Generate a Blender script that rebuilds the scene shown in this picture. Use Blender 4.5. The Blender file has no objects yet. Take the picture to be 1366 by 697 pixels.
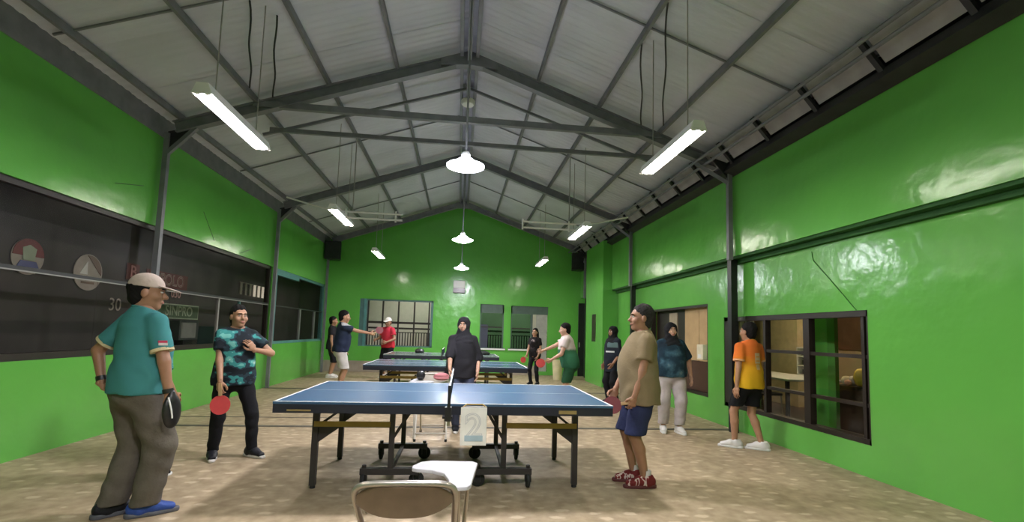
import bpy, bmesh, math, random
import numpy as np
from mathutils import Vector, Matrix
random.seed(7)
PI = math.pi
scn = bpy.context.scene
C = scn.collection

# ------------------------------------------------------------------ camera
F, CY, YAW, PITCH, ROLL, HC = 626.556, 392.246, .1094, .0834, .03, 1.3482
cd = bpy.data.cameras.new('camera'); cam = bpy.data.objects.new('camera', cd); C.objects.link(cam)
fw = Vector((math.sin(YAW)*math.cos(PITCH), math.cos(YAW)*math.cos(PITCH), math.sin(PITCH)))
rt = Vector((math.cos(YAW), -math.sin(YAW), 0)); up = rt.cross(fw)
r2 = rt*math.cos(ROLL)+up*math.sin(ROLL); u2 = up*math.cos(ROLL)-rt*math.sin(ROLL)
M = Matrix((r2, u2, -fw)).transposed().to_4x4(); M.translation = Vector((0, 0, HC))
cam.matrix_world = M
cd.sensor_fit = 'HORIZONTAL'; cd.sensor_width = 36; cd.lens = F/1366*36
cd.shift_y = (CY-348.5)/1366; cd.clip_start = .05; cd.clip_end = 100
scn.camera = cam

# ------------------------------------------------------------------ world (night outside), exposure
w = bpy.data.worlds.new('night'); scn.world = w; w.use_nodes = True
w.node_tree.nodes['Background'].inputs[0].default_value = (.012, .014, .02, 1)
w.node_tree.nodes['Background'].inputs[1].default_value = 1.0
vs = scn.view_settings
vs.view_transform = 'Standard'; vs.look = 'None'; vs.gamma = 1; vs.use_curve_mapping = False
vs.exposure = -0.16
TUBE_E, PEND_E, DINE_E, CORR_E = 85.0, 460.0, 190.0, 170.0

# ------------------------------------------------------------------ materials
MATS = {}
def srgb(r, g, b):
    f = lambda c: (c/255/12.92) if c/255 <= .04045 else ((c/255+.055)/1.055)**2.4
    return (f(r), f(g), f(b), 1)
def nn(nt, t, **kw):
    n = nt.nodes.new(t)
    for k, v in kw.items(): setattr(n, k, v)
    return n
def mat(name, col, rough=.6, metal=0, var=.12, scale=6, bump=0, bscale=40, spec=None, coat=0):
    """principled with a noise tint and optional fine relief"""
    if name in MATS: return MATS[name]
    m = bpy.data.materials.new(name); m.use_nodes = True; nt = m.node_tree; b = nt.nodes['Principled BSDF']
    tc = nn(nt, 'ShaderNodeTexCoord')
    b.inputs['Roughness'].default_value = rough; b.inputs['Metallic'].default_value = metal
    if spec is not None: b.inputs['Specular IOR Level'].default_value = spec
    if coat: b.inputs['Coat Weight'].default_value = coat; b.inputs['Coat Roughness'].default_value = .12
    nz = nn(nt, 'ShaderNodeTexNoise'); nz.inputs['Scale'].default_value = scale; nz.inputs['Detail'].default_value = 4
    nt.links.new(tc.outputs['Object'], nz.inputs['Vector'])
    cr = nn(nt, 'ShaderNodeValToRGB')
    cr.color_ramp.elements[0].position = .3; cr.color_ramp.elements[1].position = .7
    cr.color_ramp.elements[0].color = [c*(1-var) for c in col[:3]]+[1]
    cr.color_ramp.elements[1].color = [min(1, c*(1+var)) for c in col[:3]]+[1]
    nt.links.new(nz.outputs['Fac'], cr.inputs[0]); nt.links.new(cr.outputs[0], b.inputs['Base Color'])
    if bump:
        n2 = nn(nt, 'ShaderNodeTexNoise'); n2.inputs['Scale'].default_value = bscale; n2.inputs['Detail'].default_value = 3
        nt.links.new(tc.outputs['Object'], n2.inputs['Vector'])
        bp = nn(nt, 'ShaderNodeBump'); bp.inputs['Strength'].default_value = bump; bp.inputs['Distance'].default_value = .02
        nt.links.new(n2.outputs['Fac'], bp.inputs['Height']); nt.links.new(bp.outputs[0], b.inputs['Normal'])
    MATS[name] = m; return m
def emis(name, col, s):
    m = bpy.data.materials.new(name); m.use_nodes = True; nt = m.node_tree
    b = nt.nodes['Principled BSDF']; b.inputs['Base Color'].default_value = (.8, .8, .8, 1)
    b.inputs['Emission Color'].default_value = (*col, 1); b.inputs['Emission Strength'].default_value = s
    MATS[name] = m; return m
def glass(name, tint=(1, 1, 1), gloss=1.0, rough=.02):
    m = bpy.data.materials.new(name); m.use_nodes = True; nt = m.node_tree; nt.nodes.clear()
    o = nn(nt, 'ShaderNodeOutputMaterial'); t = nn(nt, 'ShaderNodeBsdfTransparent'); t.inputs[0].default_value = (*tint, 1)
    g = nn(nt, 'ShaderNodeBsdfGlossy'); g.inputs['Roughness'].default_value = rough; g.inputs[0].default_value = (.9, .9, .9, 1)
    fr = nn(nt, 'ShaderNodeFresnel'); ge = nn(nt, 'ShaderNodeNewGeometry')
    io = nn(nt, 'ShaderNodeMapRange'); io.inputs[3].default_value = 1.35; io.inputs[4].default_value = 1/1.35
    nt.links.new(ge.outputs['Backfacing'], io.inputs[0]); nt.links.new(io.outputs[0], fr.inputs[0])
    gm = nn(nt, 'ShaderNodeMath', operation='MULTIPLY'); gm.inputs[1].default_value = gloss*.6; nt.links.new(fr.outputs[0], gm.inputs[0])
    mx = nn(nt, 'ShaderNodeMixShader'); nt.links.new(gm.outputs[0], mx.inputs[0]); nt.links.new(t.outputs[0], mx.inputs[1]); nt.links.new(g.outputs[0], mx.inputs[2])
    nt.links.new(mx.outputs[0], o.inputs[0]); MATS[name] = m; return m
def paint(name, col, rough=.3):
    """uneven glossy wall paint over trowelled plaster"""
    m = mat(name, col, rough=rough, var=.07, scale=.9, bump=.6, bscale=3.4, spec=.55)
    return m
def floor_mat():
    m = bpy.data.materials.new('patterned_floor'); m.use_nodes = True; nt = m.node_tree; b = nt.nodes['Principled BSDF']
    L = nt.links.new
    tc = nn(nt, 'ShaderNodeTexCoord')
    n1 = nn(nt, 'ShaderNodeTexNoise'); n1.inputs['Scale'].default_value = 1.1; n1.inputs['Detail'].default_value = 5
    L(tc.outputs['Object'], n1.inputs['Vector'])
    n2 = nn(nt, 'ShaderNodeTexNoise'); n2.inputs['Scale'].default_value = 9; n2.inputs['Detail'].default_value = 6
    L(tc.outputs['Object'], n2.inputs['Vector'])
    r1 = nn(nt, 'ShaderNodeValToRGB'); r1.color_ramp.elements[0].position = .32; r1.color_ramp.elements[1].position = .68
    r1.color_ramp.elements[0].color = (.33, .24, .145, 1); r1.color_ramp.elements[1].color = (.50, .385, .25, 1)
    L(n2.outputs['Fac'], r1.inputs[0])
    mp = nn(nt, 'ShaderNodeMapping'); mp.inputs['Scale'].default_value = (3.6, 6.6, 1); mp.inputs['Rotation'].default_value = (0, 0, .25)
    L(tc.outputs['Object'], mp.inputs[0])
    v = nn(nt, 'ShaderNodeTexVoronoi'); v.inputs['Scale'].default_value = 1; v.inputs['Randomness'].default_value = .55
    n3 = nn(nt, 'ShaderNodeTexNoise'); n3.inputs['Scale'].default_value = 14; L(tc.outputs['Object'], n3.inputs['Vector'])
    ad = nn(nt, 'ShaderNodeMixRGB'); ad.blend_type = 'ADD'; ad.inputs[0].default_value = .3
    L(mp.outputs[0], ad.inputs[1]); L(n3.outputs['Color'], ad.inputs[2]); L(ad.outputs[0], v.inputs['Vector'])
    r2_ = nn(nt, 'ShaderNodeValToRGB'); r2_.color_ramp.elements[0].position = .13; r2_.color_ramp.elements[1].position = .24
    r2_.color_ramp.elements[0].color = (1, 1, 1, 1); r2_.color_ramp.elements[1].color = (0, 0, 0, 1)
    L(v.outputs['Distance'], r2_.inputs[0])
    mx = nn(nt, 'ShaderNodeMixRGB'); mx.inputs[2].default_value = (.70, .57, .40, 1)
    ml = nn(nt, 'ShaderNodeMath', operation='MULTIPLY'); ml.inputs[1].default_value = .75
    L(r2_.outputs[0], ml.inputs[0]); L(ml.outputs[0], mx.inputs[0]); L(r1.outputs[0], mx.inputs[1])
    mm = nn(nt, 'ShaderNodeMixRGB'); mm.blend_type = 'MULTIPLY'; mm.inputs[0].default_value = .6
    r3 = nn(nt, 'ShaderNodeValToRGB'); r3.color_ramp.elements[0].position = .35; r3.color_ramp.elements[1].position = .65
    r3.color_ramp.elements[0].color = (.72, .72, .7, 1); r3.color_ramp.elements[1].color = (1, 1, 1, 1)
    L(n1.outputs['Fac'], r3.inputs[0]); L(mx.outputs[0], mm.inputs[1]); L(r3.outputs[0], mm.inputs[2])
    L(mm.outputs[0], b.inputs['Base Color']); b.inputs['Roughness'].default_value = .55
    bp = nn(nt, 'ShaderNodeBump'); bp.inputs['Strength'].default_value = .2; bp.inputs['Distance'].default_value = .01
    L(n2.outputs['Fac'], bp.inputs['Height']); L(bp.outputs[0], b.inputs['Normal'])
    MATS['floor'] = m; return m
def ramp_z(name, stops, rough=.85, jitter=.03, boxes=()):
    """cloth whose dye changes with height (object space z); boxes = flat prints (lo, hi, colour)"""
    m = bpy.data.materials.new(name); m.use_nodes = True; nt = m.node_tree; b = nt.nodes['Principled BSDF']; L = nt.links.new
    tc = nn(nt, 'ShaderNodeTexCoord'); sx = nn(nt, 'ShaderNodeSeparateXYZ'); L(tc.outputs['Object'], sx.inputs[0])
    nz = nn(nt, 'ShaderNodeTexNoise'); nz.inputs['Scale'].default_value = 9; L(tc.outputs['Object'], nz.inputs['Vector'])
    a = nn(nt, 'ShaderNodeMath', operation='MULTIPLY_ADD'); a.inputs[1].default_value = jitter*2; L(nz.outputs['Fac'], a.inputs[0]); L(sx.outputs[2], a.inputs[2])
    z0, z1 = stops[0][0], stops[-1][0]
    mr = nn(nt, 'ShaderNodeMapRange'); mr.inputs[1].default_value = z0+jitter; mr.inputs[2].default_value = z1+jitter; L(a.outputs[0], mr.inputs[0])
    cr = nn(nt, 'ShaderNodeValToRGB'); els = cr.color_ramp.elements
    while len(els) < len(stops): els.new(.5)
    for e, (z, c) in zip(els, stops): e.position = (z-z0)/(z1-z0)
    for e, (z, c) in zip(els, stops): e.color = c
    L(mr.outputs[0], cr.inputs[0]); out = cr.outputs[0]
    out = add_boxes(nt, out, boxes)
    L(out, b.inputs['Base Color']); b.inputs['Roughness'].default_value = rough; b.inputs['Specular IOR Level'].default_value = .25
    MATS[name] = m; return m
def add_boxes(nt, out, boxes):
    L = nt.links.new
    if boxes:
        tc = nn(nt, 'ShaderNodeTexCoord'); sx = nn(nt, 'ShaderNodeSeparateXYZ'); L(tc.outputs['Object'], sx.inputs[0])
    for lo, hi, c in boxes:
        fac = None
        for k in range(3):
            for v, op in ((lo[k], 'GREATER_THAN'), (hi[k], 'LESS_THAN')):
                if abs(v) > 50: continue
                t = nn(nt, 'ShaderNodeMath', operation=op); L(sx.outputs[k], t.inputs[0]); t.inputs[1].default_value = v
                if fac is None: fac = t.outputs[0]
                else:
                    q = nn(nt, 'ShaderNodeMath', operation='MULTIPLY'); L(fac, q.inputs[0]); L(t.outputs[0], q.inputs[1]); fac = q.outputs[0]
        mx = nn(nt, 'ShaderNodeMixRGB'); L(fac, mx.inputs[0]); L(out, mx.inputs[1]); mx.inputs[2].default_value = c; out = mx.outputs[0]
    return out
def blotch(name, cols, scale=7, rough=.85, boxes=(), stretch=(1, 1, 1), detail=1.5):
    """cloth printed with hard-edged colour patches"""
    m = bpy.data.materials.new(name); m.use_nodes = True; nt = m.node_tree; b = nt.nodes['Principled BSDF']; L = nt.links.new
    tc = nn(nt, 'ShaderNodeTexCoord'); mp = nn(nt, 'ShaderNodeMapping'); mp.inputs['Scale'].default_value = stretch; L(tc.outputs['Object'], mp.inputs[0])
    nz = nn(nt, 'ShaderNodeTexNoise'); nz.inputs['Scale'].default_value = scale; nz.inputs['Detail'].default_value = detail; L(mp.outputs[0], nz.inputs['Vector'])
    cr = nn(nt, 'ShaderNodeValToRGB'); cr.color_ramp.interpolation = 'CONSTANT' if detail < 2 else 'LINEAR'; els = cr.color_ramp.elements
    while len(els) < len(cols): els.new(.5)
    for e, (p, c) in zip(els, cols): e.position = p
    for e, (p, c) in zip(els, cols): e.color = c
    L(nz.outputs['Fac'], cr.inputs[0]); out = add_boxes(nt, cr.outputs[0], boxes)
    L(out, b.inputs['Base Color']); b.inputs['Roughness'].default_value = rough; b.inputs['Specular IOR Level'].default_value = .25
    MATS[name] = m; return m

GREEN = paint('green_gloss_paint', (.125, .43, .07, 1), .2)
GREEN2 = mat('ledge_shade_cable_green', (.012, .085, .010, 1), .75, var=.08)  # underside shade of the ledge put into this green; wall cable shares it
FLOOR = floor_mat()
ROOF = mat('galvanised_roof_sheet', (.55, .56, .62, 1), .7, .0, var=.08, scale=1.2)
STEEL = mat('grey_painted_steel', (.20, .20, .22, 1), .5, .2, var=.15)
STEELD = mat('dark_steel', (.03, .03, .032, 1), .45, .3, var=.2)
PIPE = mat('pale_conduit', (.30, .29, .275, 1), .5)
BLACK = mat('black_paint', (.012, .012, .013, 1), .4)
DARKFR = mat('dark_brown_frame', (.018, .012, .009, 1), .45)
TEALFR = mat('teal_frame', (.10, .27, .27, 1), .4)
GLASS = glass('clear_glass', (.93, .95, .95))
SMOKE = glass('smoked_glass', (.84, .83, .82), gloss=.25, rough=.3)
GREENGL = glass('green_tinted_glass', (.42, .58, .48))
CREAM = mat('cream_wall', (.72, .60, .40, 1), .8, var=.05)
GREYW = mat('corridor_wall', (.55, .51, .46, 1), .8, var=.05)
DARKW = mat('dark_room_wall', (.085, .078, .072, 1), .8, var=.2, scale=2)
WHITE = mat('white_paint', (.78, .77, .74, 1), .45, var=.03)
CHROME = mat('worn_steel_tube', (.42, .38, .33, 1), .3, .8, var=.1)
BROWNV = mat('brown_backrest', (.115, .075, .043, 1), .5, .1, var=.25, scale=9)
RUBBER = mat('black_rubber', (.012, .012, .012, 1), .7)
GOLD = mat('mustard_paint', (.34, .22, .03, 1), .45)

# ------------------------------------------------------------------ mesh helpers
class MB:
    def __init__(s): s.v = []; s.f = []
    def add(s, vs, fs):
        n = len(s.v); s.v += [tuple(v) for v in vs]; s.f += [tuple(i+n for i in f) for f in fs]; return s
    def box(s, lo, hi, m=None):
        x0, y0, z0 = lo; x1, y1, z1 = hi
        vs = [(x0, y0, z0), (x1, y0, z0), (x1, y1, z0), (x0, y1, z0), (x0, y0, z1), (x1, y0, z1), (x1, y1, z1), (x0, y1, z1)]
        if m: vs = [m @ Vector(v) for v in vs]
        return s.add(vs, [(0, 3, 2, 1), (4, 5, 6, 7), (0, 1, 5, 4), (1, 2, 6, 5), (2, 3, 7, 6), (3, 0, 4, 7)])
    def bar(s, a, b, w, h, upv=(0, 0, 1)):
        a = Vector(a); b = Vector(b); d = (b-a).normalized(); u = Vector(upv)
        if abs(d.dot(u)) > .98: u = Vector((0, 1, 0))
        r = d.cross(u).normalized(); u = r.cross(d)
        vs = []
        for p in (a, b):
            for x, y in ((-1, -1), (1, -1), (1, 1), (-1, 1)): vs.append(p+r*(x*w/2)+u*(y*h/2))
        return s.add(vs, [(0, 1, 2, 3), (7, 6, 5, 4), (0, 4, 5, 1), (1, 5, 6, 2), (2, 6, 7, 3), (3, 7, 4, 0)])
    def ibeam(s, a, b, w, h, t=.014, upv=(0, 0, 1)):
        a = Vector(a); b = Vector(b); d = (b-a).normalized(); u = Vector(upv); r = d.cross(u).normalized(); u = r.cross(d)
        s.bar(a+u*(h/2-t/2), b+u*(h/2-t/2), w, t, upv); s.bar(a-u*(h/2-t/2), b-u*(h/2-t/2), w, t, upv); s.bar(a, b, t, h-2*t, upv); return s
    def tube(s, pts, r, n=8, closed=False, caps=True):
        pts = [Vector(p) for p in pts]; m = len(pts); rs = r if isinstance(r, (list, tuple)) else [r]*m
        base = len(s.v); prev = None
        for i, p in enumerate(pts):
            if closed: d = (pts[(i+1) % m]-pts[i-1])
            else: d = pts[min(i+1, m-1)]-pts[max(i-1, 0)]
            d.normalize()
            if prev is None:
                u = Vector((0, 0, 1)) if abs(d.z) < .9 else Vector((1, 0, 0))
            else: u = prev
            x = d.cross(u).normalized(); u = x.cross(d).normalized(); prev = u
            for k in range(n):
                t = 2*PI*k/n; s.v.append(tuple(p+x*(math.cos(t)*rs[i])+u*(math.sin(t)*rs[i])))
        for i in range(m if closed else m-1):
            j = (i+1) % m
            for k in range(n):
                l = (k+1) % n; s.f.append((base+i*n+k, base+i*n+l, base+j*n+l, base+j*n+k))
        if caps and not closed:
            s.f.append(tuple(base+k for k in range(n))[::-1]); s.f.append(tuple(base+(m-1)*n+k for k in range(n)))
        return s
    def lathe(s, prof, n=24, c=(0, 0, 0), axis='z'):
        base = len(s.v); c = Vector(c)
        for r, z in prof:
            for k in range(n):
                t = 2*PI*k/n; p = Vector((r*math.cos(t), r*math.sin(t), z))
                if axis == 'x': p = Vector((p.z, p.x, p.y))
                if axis == 'y': p = Vector((p.x, p.z, p.y))
                s.v.append(tuple(c+p))
        for i in range(len(prof)-1):
            for k in range(n):
                l = (k+1) % n; s.f.append((base+i*n+k, base+i*n+l, base+(i+1)*n+l, base+(i+1)*n+k))
        if prof[0][0] > 1e-5: s.f.append(tuple(base+k for k in range(n))[::-1])
        if prof[-1][0] > 1e-5: s.f.append(tuple(base+(len(prof)-1)*n+k for k in range(n)))
        return s
    def prism(s, outline, lo, hi, axis=2):
        """outline = 2-D points, extruded along axis"""
        n = len(outline)
        def P(p, h):
            q = list(p); q.insert(axis, h); return tuple(q)
        return s.add([P(p, lo) for p in outline]+[P(p, hi) for p in outline],
                     [tuple(range(n))[::-1], tuple(range(n, 2*n))]+[(i, (i+1) % n, (i+1) % n+n, i+n) for i in range(n)])
    def mesh(s, name, m, smooth=False):
        me = bpy.data.meshes.new(name); me.from_pydata(s.v, [], s.f)
        bm = bmesh.new(); bm.from_mesh(me); bmesh.ops.remove_doubles(bm, verts=bm.verts, dist=1e-6) if smooth else None
        bmesh.ops.recalc_face_normals(bm, faces=bm.faces); bm.to_mesh(me); bm.free()
        me.materials.append(m)
        if smooth:
            me.polygons.foreach_set('use_smooth', [True]*len(me.polygons))
            try: me.set_sharp_from_angle(angle=.7)
            except Exception: pass
        me.update(); return me
    def build(s, name, m, parent=None, smooth=False, bevel=0):
        o = bpy.data.objects.new(name, s.mesh(name, m, smooth)); C.objects.link(o)
        if parent is not None: o.parent = parent
        if bevel:
            b = o.modifiers.new('edge', 'BEVEL'); b.width = bevel; b.segments = 2; b.limit_method = 'ANGLE'
        return o
def empty(name, loc=(0, 0, 0), rz=0):
    o = bpy.data.objects.new(name, None); C.objects.link(o); o.location = loc; o.rotation_euler = (0, 0, rz); o.empty_display_size = .1; return o
def tag(o, label=None, cat=None, group=None, kind=None):
    if label: o['label'] = label
    if cat: o['category'] = cat
    if group: o['group'] = group
    if kind: o['kind'] = kind
    return o
def thing(name, label, cat, loc=(0, 0, 0), rz=0, group=None):
    return tag(empty(name, loc, rz), label, cat, group)
def struct(name, mb, m, smooth=False):
    return tag(mb.build(name, m, None, smooth), kind='structure')
def copy_tree(o, parent=None):
    c = o.copy(); C.objects.link(c); c.parent = parent
    for ch in list(o.children): copy_tree(ch, c)
    return c
def text_mesh(body, size, m, name, parent, mw, extrude=.002, offset=0, bold=0):
    cu = bpy.data.curves.new(name, 'FONT'); cu.body = body; cu.size = size; cu.extrude = extrude; cu.offset = offset
    cu.align_x = 'CENTER'; cu.align_y = 'CENTER'
    t = bpy.data.objects.new(name+'_tmp', cu); C.objects.link(t)
    dg = bpy.context.evaluated_depsgraph_get(); me = bpy.data.meshes.new_from_object(t.evaluated_get(dg))
    bpy.data.objects.remove(t); bpy.data.curves.remove(cu)
    me.materials.clear(); me.materials.append(m); me.name = name
    o = bpy.data.objects.new(name, me); C.objects.link(o); o.parent = parent; o.matrix_local = mw; return o
# ================================================================== the hall
XW, YB, YF = 4.17, 15.3, -3.2
struct('floor', MB().box((-XW, YF, -.12), (XW, YB, 0)), FLOOR)
# left wall with the long glazed opening
WB, WT = .94, 2.66
mb = MB(); T = .15
mb.box((-XW-T, YF, 0), (-XW, YB, WB)); mb.box((-XW-T, YF, WT), (-XW, YB, 3.9))
mb.box((-XW-T, YF, WB), (-XW, .4, WT)); mb.box((-XW-T, 10.9, WB), (-XW, 10.98, WT)); mb.box((-XW-T, 15.08, WB), (-XW, YB, WT))
struct('wall_left', mb, GREEN)
# right wall: lower part set back under an overhanging upper part
mb = MB()
mb.box((XW, YF, 0), (XW+T, 4.4, 2.58)); mb.box((XW, 4.4, 0), (XW+T, 7.05, .32)); mb.box((XW, 4.4, 1.695), (XW+T, 7.05, 2.58))
mb.box((XW, 7.05, 0), (XW+T, 7.53, 2.58)); mb.box((XW, 7.53, 0), (XW+T, 9.95, .375)); mb.box((XW, 7.53, 1.94), (XW+T, 9.95, 2.58))
mb.box((XW, 9.95, 0), (XW+T, YB, 2.58)); mb.box((4.0, YF, 2.58), (XW+T, YB, 3.9))
mb.box((3.76, 12.1, 0), (XW, 13.75, 3.9))
struct('wall_right', mb, GREEN)
struct('trim_1', MB().box((4.02, YF, 2.545), (XW, 12.1, 2.579)).box((4.11, YF, 2.485), (XW, 12.1, 2.545)), GREEN2)  # ledge darkened in colour to carry the shade under the overhang
struct('trim_2', MB().box((-XW-T, YF, 3.9), (-XW+.02, YB, 4.25)), STEEL)
struct('trim_3', MB().box((4.06, YF, 3.9), (XW+T, YB, 4.25)), STEELD)
# back wall with gable
mb = MB()
for x0, x1, z0, z1 in [(-XW, -3.15, 0, 3.9), (-3.15, -.85, 0, .80), (-3.15, -.85, 2.3, 3.9), (-.85, .66, 0, 3.9), (.66, 1.44, 0, .85), (.66, 1.44, 2.26, 3.9),
                       (1.44, 1.67, 0, 3.9), (1.67, 2.58, 0, .85), (1.67, 2.58, 2.24, 3.9), (2.58, 2.90, 0, .12), (2.58, 2.90, 2.24, 3.9), (2.90, XW, 0, 3.9)]:
    mb.box((x0, YB, z0), (x1, YB+T, z1))
mb.prism([(-XW, 3.9), (XW, 3.9), (XW, 4.15), (0, 5.61), (-XW, 4.15)], YB, YB+T, axis=1)
struct('wall_back', mb, GREEN)
struct('wall_rear', MB().box((-XW-T, YF-T, 0), (XW+T, YF, 5.7)), GREEN)
struct('baseboard_back', MB().box((-XW+.01, YB-.02, 0), (-.2, YB, .34)).box((1.5, YB-.02, 0), (2.5, YB, .30)), mat('bare_plinth', (.36, .30, .24, 1), .8))
# floor drains (dark strips between opposite posts)
for i, y in enumerate((6.77, 10.84)):
    struct('trim_%d' % (4+i), MB().box((-XW, y-.045, -.004), (XW, y+.045, .006)), mat('drain_strip', (.10, .09, .07, 1), .6))
struct('trim_6', MB().box((-XW, 7.4, -.004), (-1.6, 7.43, .004)), MATS['drain_strip'])

# roof: ridge cap carries the sheets and purlins
SL = .35; RZ = 5.62
roof = tag(MB().prism([(-.25, RZ-.06), (0, RZ+.03), (.25, RZ-.06), (.25, RZ-.02), (0, RZ+.07), (-.25, RZ-.02)], YF, YB+.1, axis=1).build('ceiling', ROOF), kind='structure')
def sheet(side):
    mb = MB(); wv = .96; n = 32; vs = []; fs = []
    for i in range(n+1):
        y = wv*i/n; dz = .0035*(1 if (i % 4) in (1, 2) else -1)
        for x in (0.02, 2.25, 4.5): vs.append((side*x, y, -SL*x+dz))
    for i in range(n):
        for k in range(2):
            a = i*3+k; fs.append((a, a+1, a+4, a+3))
    mb.add(vs, fs); me = mb.mesh('roof_sheet', ROOF); return me
for side in (-1, 1):
    me = sheet(side)
    for k in range(20):
        o = bpy.data.objects.new('roof_sheet', me); C.objects.link(o); o.parent = roof; o.location = (0, YF+.93*k, RZ+(.006 if k % 2 else 0))
    for x in (1.05, 2.0, 2.97, 3.93):
        z = RZ-SL*x-.062
        MB().bar((side*x, YF, z), (side*x, YB, z), .04, .085).build('purlin', STEEL, roof)
    for y in (4.9, 8.9, 12.9): MB().bar((side*.15, y, RZ-.085), (side*4.1, y, RZ-SL*4.1-.032), .02, .02).build('sheet_batten', STEEL, roof)
    MB().bar((side*.115, YF, RZ-.13), (side*.115, YB, RZ-.13), .05, .14).build('ridge_purlin', STEEL, roof)
MB().bar((0, YF, RZ-.2), (0, YB, RZ-.2), .06, .12).build('ridge_beam', mat('ridge_grey', (.2, .2, .23, 1), .5), roof)

# portal frames
def portal(y, label):
    t = thing('portal_frame', label, 'roof truss', (0, y, 0), 0, 'steel portal frames')
    for s in (-1, 1):
        MB().ibeam((0, 0, 5.44), (s*4.0, 0, 5.44-SL*4.0), .11, .16).build('rafter', STEEL, t)
        px = -4.09 if s < 0 else 3.93
        yy = 0 if s < 0 else -.30
        MB().bar((px, yy, 2.52 if s > 0 else 0), (px, yy, 3.95), .065, .065).build('post', STEEL, t)
        if s > 0: MB().bar((px+.11, yy+.12, 0), (px+.11, yy+.12, 2.54), .10, .10).build('lower_post', BLACK, t)
        MB().bar((px-.02*s, yy, 3.68), (px-s*.36, 0, 4.06), .05, .05).build('knee_brace', STEEL, t)
        MB().prism([(px, 3.72), (px, 3.98), (px-s*.30, 4.06)], yy-.006, yy+.006, axis=1).build('gusset_plate', STEELD, t)
    MB().prism([(-.42, 5.27), (0, 5.30), (.42, 5.27), (.42, 5.36), (0, 5.50), (-.42, 5.36)], -.065, .065, axis=1).build('ridge_plate', STEEL, t)
    return t
p1 = portal(6.77, 'nearest grey steel roof frame, its collar tie crossing above the near pendant lamp')
MB().bar((-3.0, 0, 4.47), (3.0, 0, 4.47), .07, .09).build('tie_beam', STEEL, p1)
portal(10.84, 'middle steel roof frame between the near and the far tube lamps')
portal(14.88, 'farthest steel roof frame close against the gable of the back wall')
t = thing('roof_brace', 'thin steel tie and slender rafters just behind the nearest roof frame', 'brace', (0, 7.6, 0))
MB().bar((-3.1, 0, 4.45), (3.25, 0, 4.45), .05, .065).build('tie_bar', STEEL, t)
for s in (-1, 1): MB().bar((0, 0, 5.41), (s*3.2, 0, 5.41-SL*3.2+.07), .04, .04).build('slender_rafter', STEEL, t)
MB().tube([(0, -.0, 5.41), (0, 0, 4.45)], .012, 6).build('hanger_rod', STEEL, t)
# slack wires between purlins and the nearest frame
for i, (a, b, lab) in enumerate([((-2.33, 4.97, 4.76), (-2.9, 6.4, 4.53), 'thin slack wire under the left roof slope, left of two'),
                               ((-2.17, 5.25, 4.80), (-2.76, 6.8, 4.56), 'thin slack wire under the left roof slope, right of two'),
                               ((1.98, 5.03, 4.86), (2.71, 6.85, 4.58), 'thin slack wire under the right roof slope, left of two'),
                               ((2.03, 4.44, 4.84), (2.9, 6.5, 4.52), 'thin slack wire under the right roof slope, right of two')]):
    a = Vector(a); b = Vector(b); pts = []
    for k in range(13):
        u = k/12; q = a.lerp(b, u); q.x += .012*math.sin(u*11+i); q.z += .01*math.sin(u*17+i*2)-.03*math.sin(u*PI); pts.append(q)
    tag(MB().tube(pts, .011, 5).build('hanging_wire', STEELD, None, True), lab, 'wire', 'slack roof wires')
# white box under the ridge
t = thing('junction_box', 'small white round box fixed under the ridge beam', 'junction box', (0, 7.95, 5.34))
MB().lathe([(.0, -.05), (.1, -.045), (.12, -.02), (.12, .03), (.1, .05), (0, .05)], 16).build('body', WHITE, t, True)
MB().tube([(0, 0, .04), (0, 0, .12)], .02, 8).build('stem', PIPE, t)
# right eave: gutter bar, conduits and brackets
t = thing('eave_gutter', 'dark gutter with brackets running along the top of the right wall', 'gutter', (0, 0, 0))
MB().prism([(3.84, 3.84), (3.99, 3.78), (3.99, 3.94), (3.90, 3.96)], YF, YB, axis=1).build('gutter', STEELD, t)
me = None
for k in range(22):
    y = -2.7+.82*k
    if me is None:
        o = MB().bar((3.66, 0, 4.22), (3.90, 0, 3.94), .05, .04).build('bracket', STEELD, t); me = o.data
    else:
        o = bpy.data.objects.new('bracket', me); C.objects.link(o); o.parent = t
    o.location = (0, y, 0)
me = None
for k in range(21):
    if me is None: o = MB().add([(3.70, .05, 4.215), (3.70, .77, 4.215), (3.885, .77, 3.985), (3.885, .05, 3.985), (3.712, .05, 4.225), (3.712, .77, 4.225), (3.897, .77, 3.995), (3.897, .05, 3.995)], [(0, 1, 2, 3), (7, 6, 5, 4), (0, 4, 5, 1), (1, 5, 6, 2), (2, 6, 7, 3), (3, 7, 4, 0)]).build('eave_panel', mat('eave_panel_grey', (.34, .33, .34, 1), .7), t); me = o.data
    else: o = bpy.data.objects.new('eave_panel', me); C.objects.link(o); o.parent = t
    o.location = (0, -2.7+.82*k, 0)
for x, z, lab in ((3.56, 4.10, 'upper grey conduit pipe under the right eave'), (3.66, 4.03, 'lower grey conduit pipe under the right eave')):
    tag(MB().tube([(x, YF, z), (x, 3, z+.012), (x, 8, z-.012), (x, YB, z)], .022, 8).build('conduit_pipe', STEEL, None, True), lab, 'pipe', 'eave conduits')
# cable on the right wall
tag(MB().tube([(4.165, 5.14, 2.43), (4.165, 5.12, 2.32), (4.165, 4.85, 2.04), (4.165, 4.53, 1.70)], .0035, 5).build('wall_cable', GREEN2, None, True),
    'thin dark green cable running down the right green wall to the near window', 'cable')
for pts, lab in (([(-4.165, 6.0, 3.0), (-4.165, 6.5, 3.12)], 'short slanting wire on the left green wall before the post'),
                 ([(-4.165, 7.95, 3.15), (-4.165, 8.35, 2.75)], 'short falling wire on the left green wall past the post'),
                 ([(-4.165, 9.3, 2.7), (-4.165, 9.75, 2.85)], 'short rising wire on the left green wall by the teal frame')):
    tag(MB().tube(pts, .003, 5).build('wall_wire', STEELD), lab, 'wire')

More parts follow.
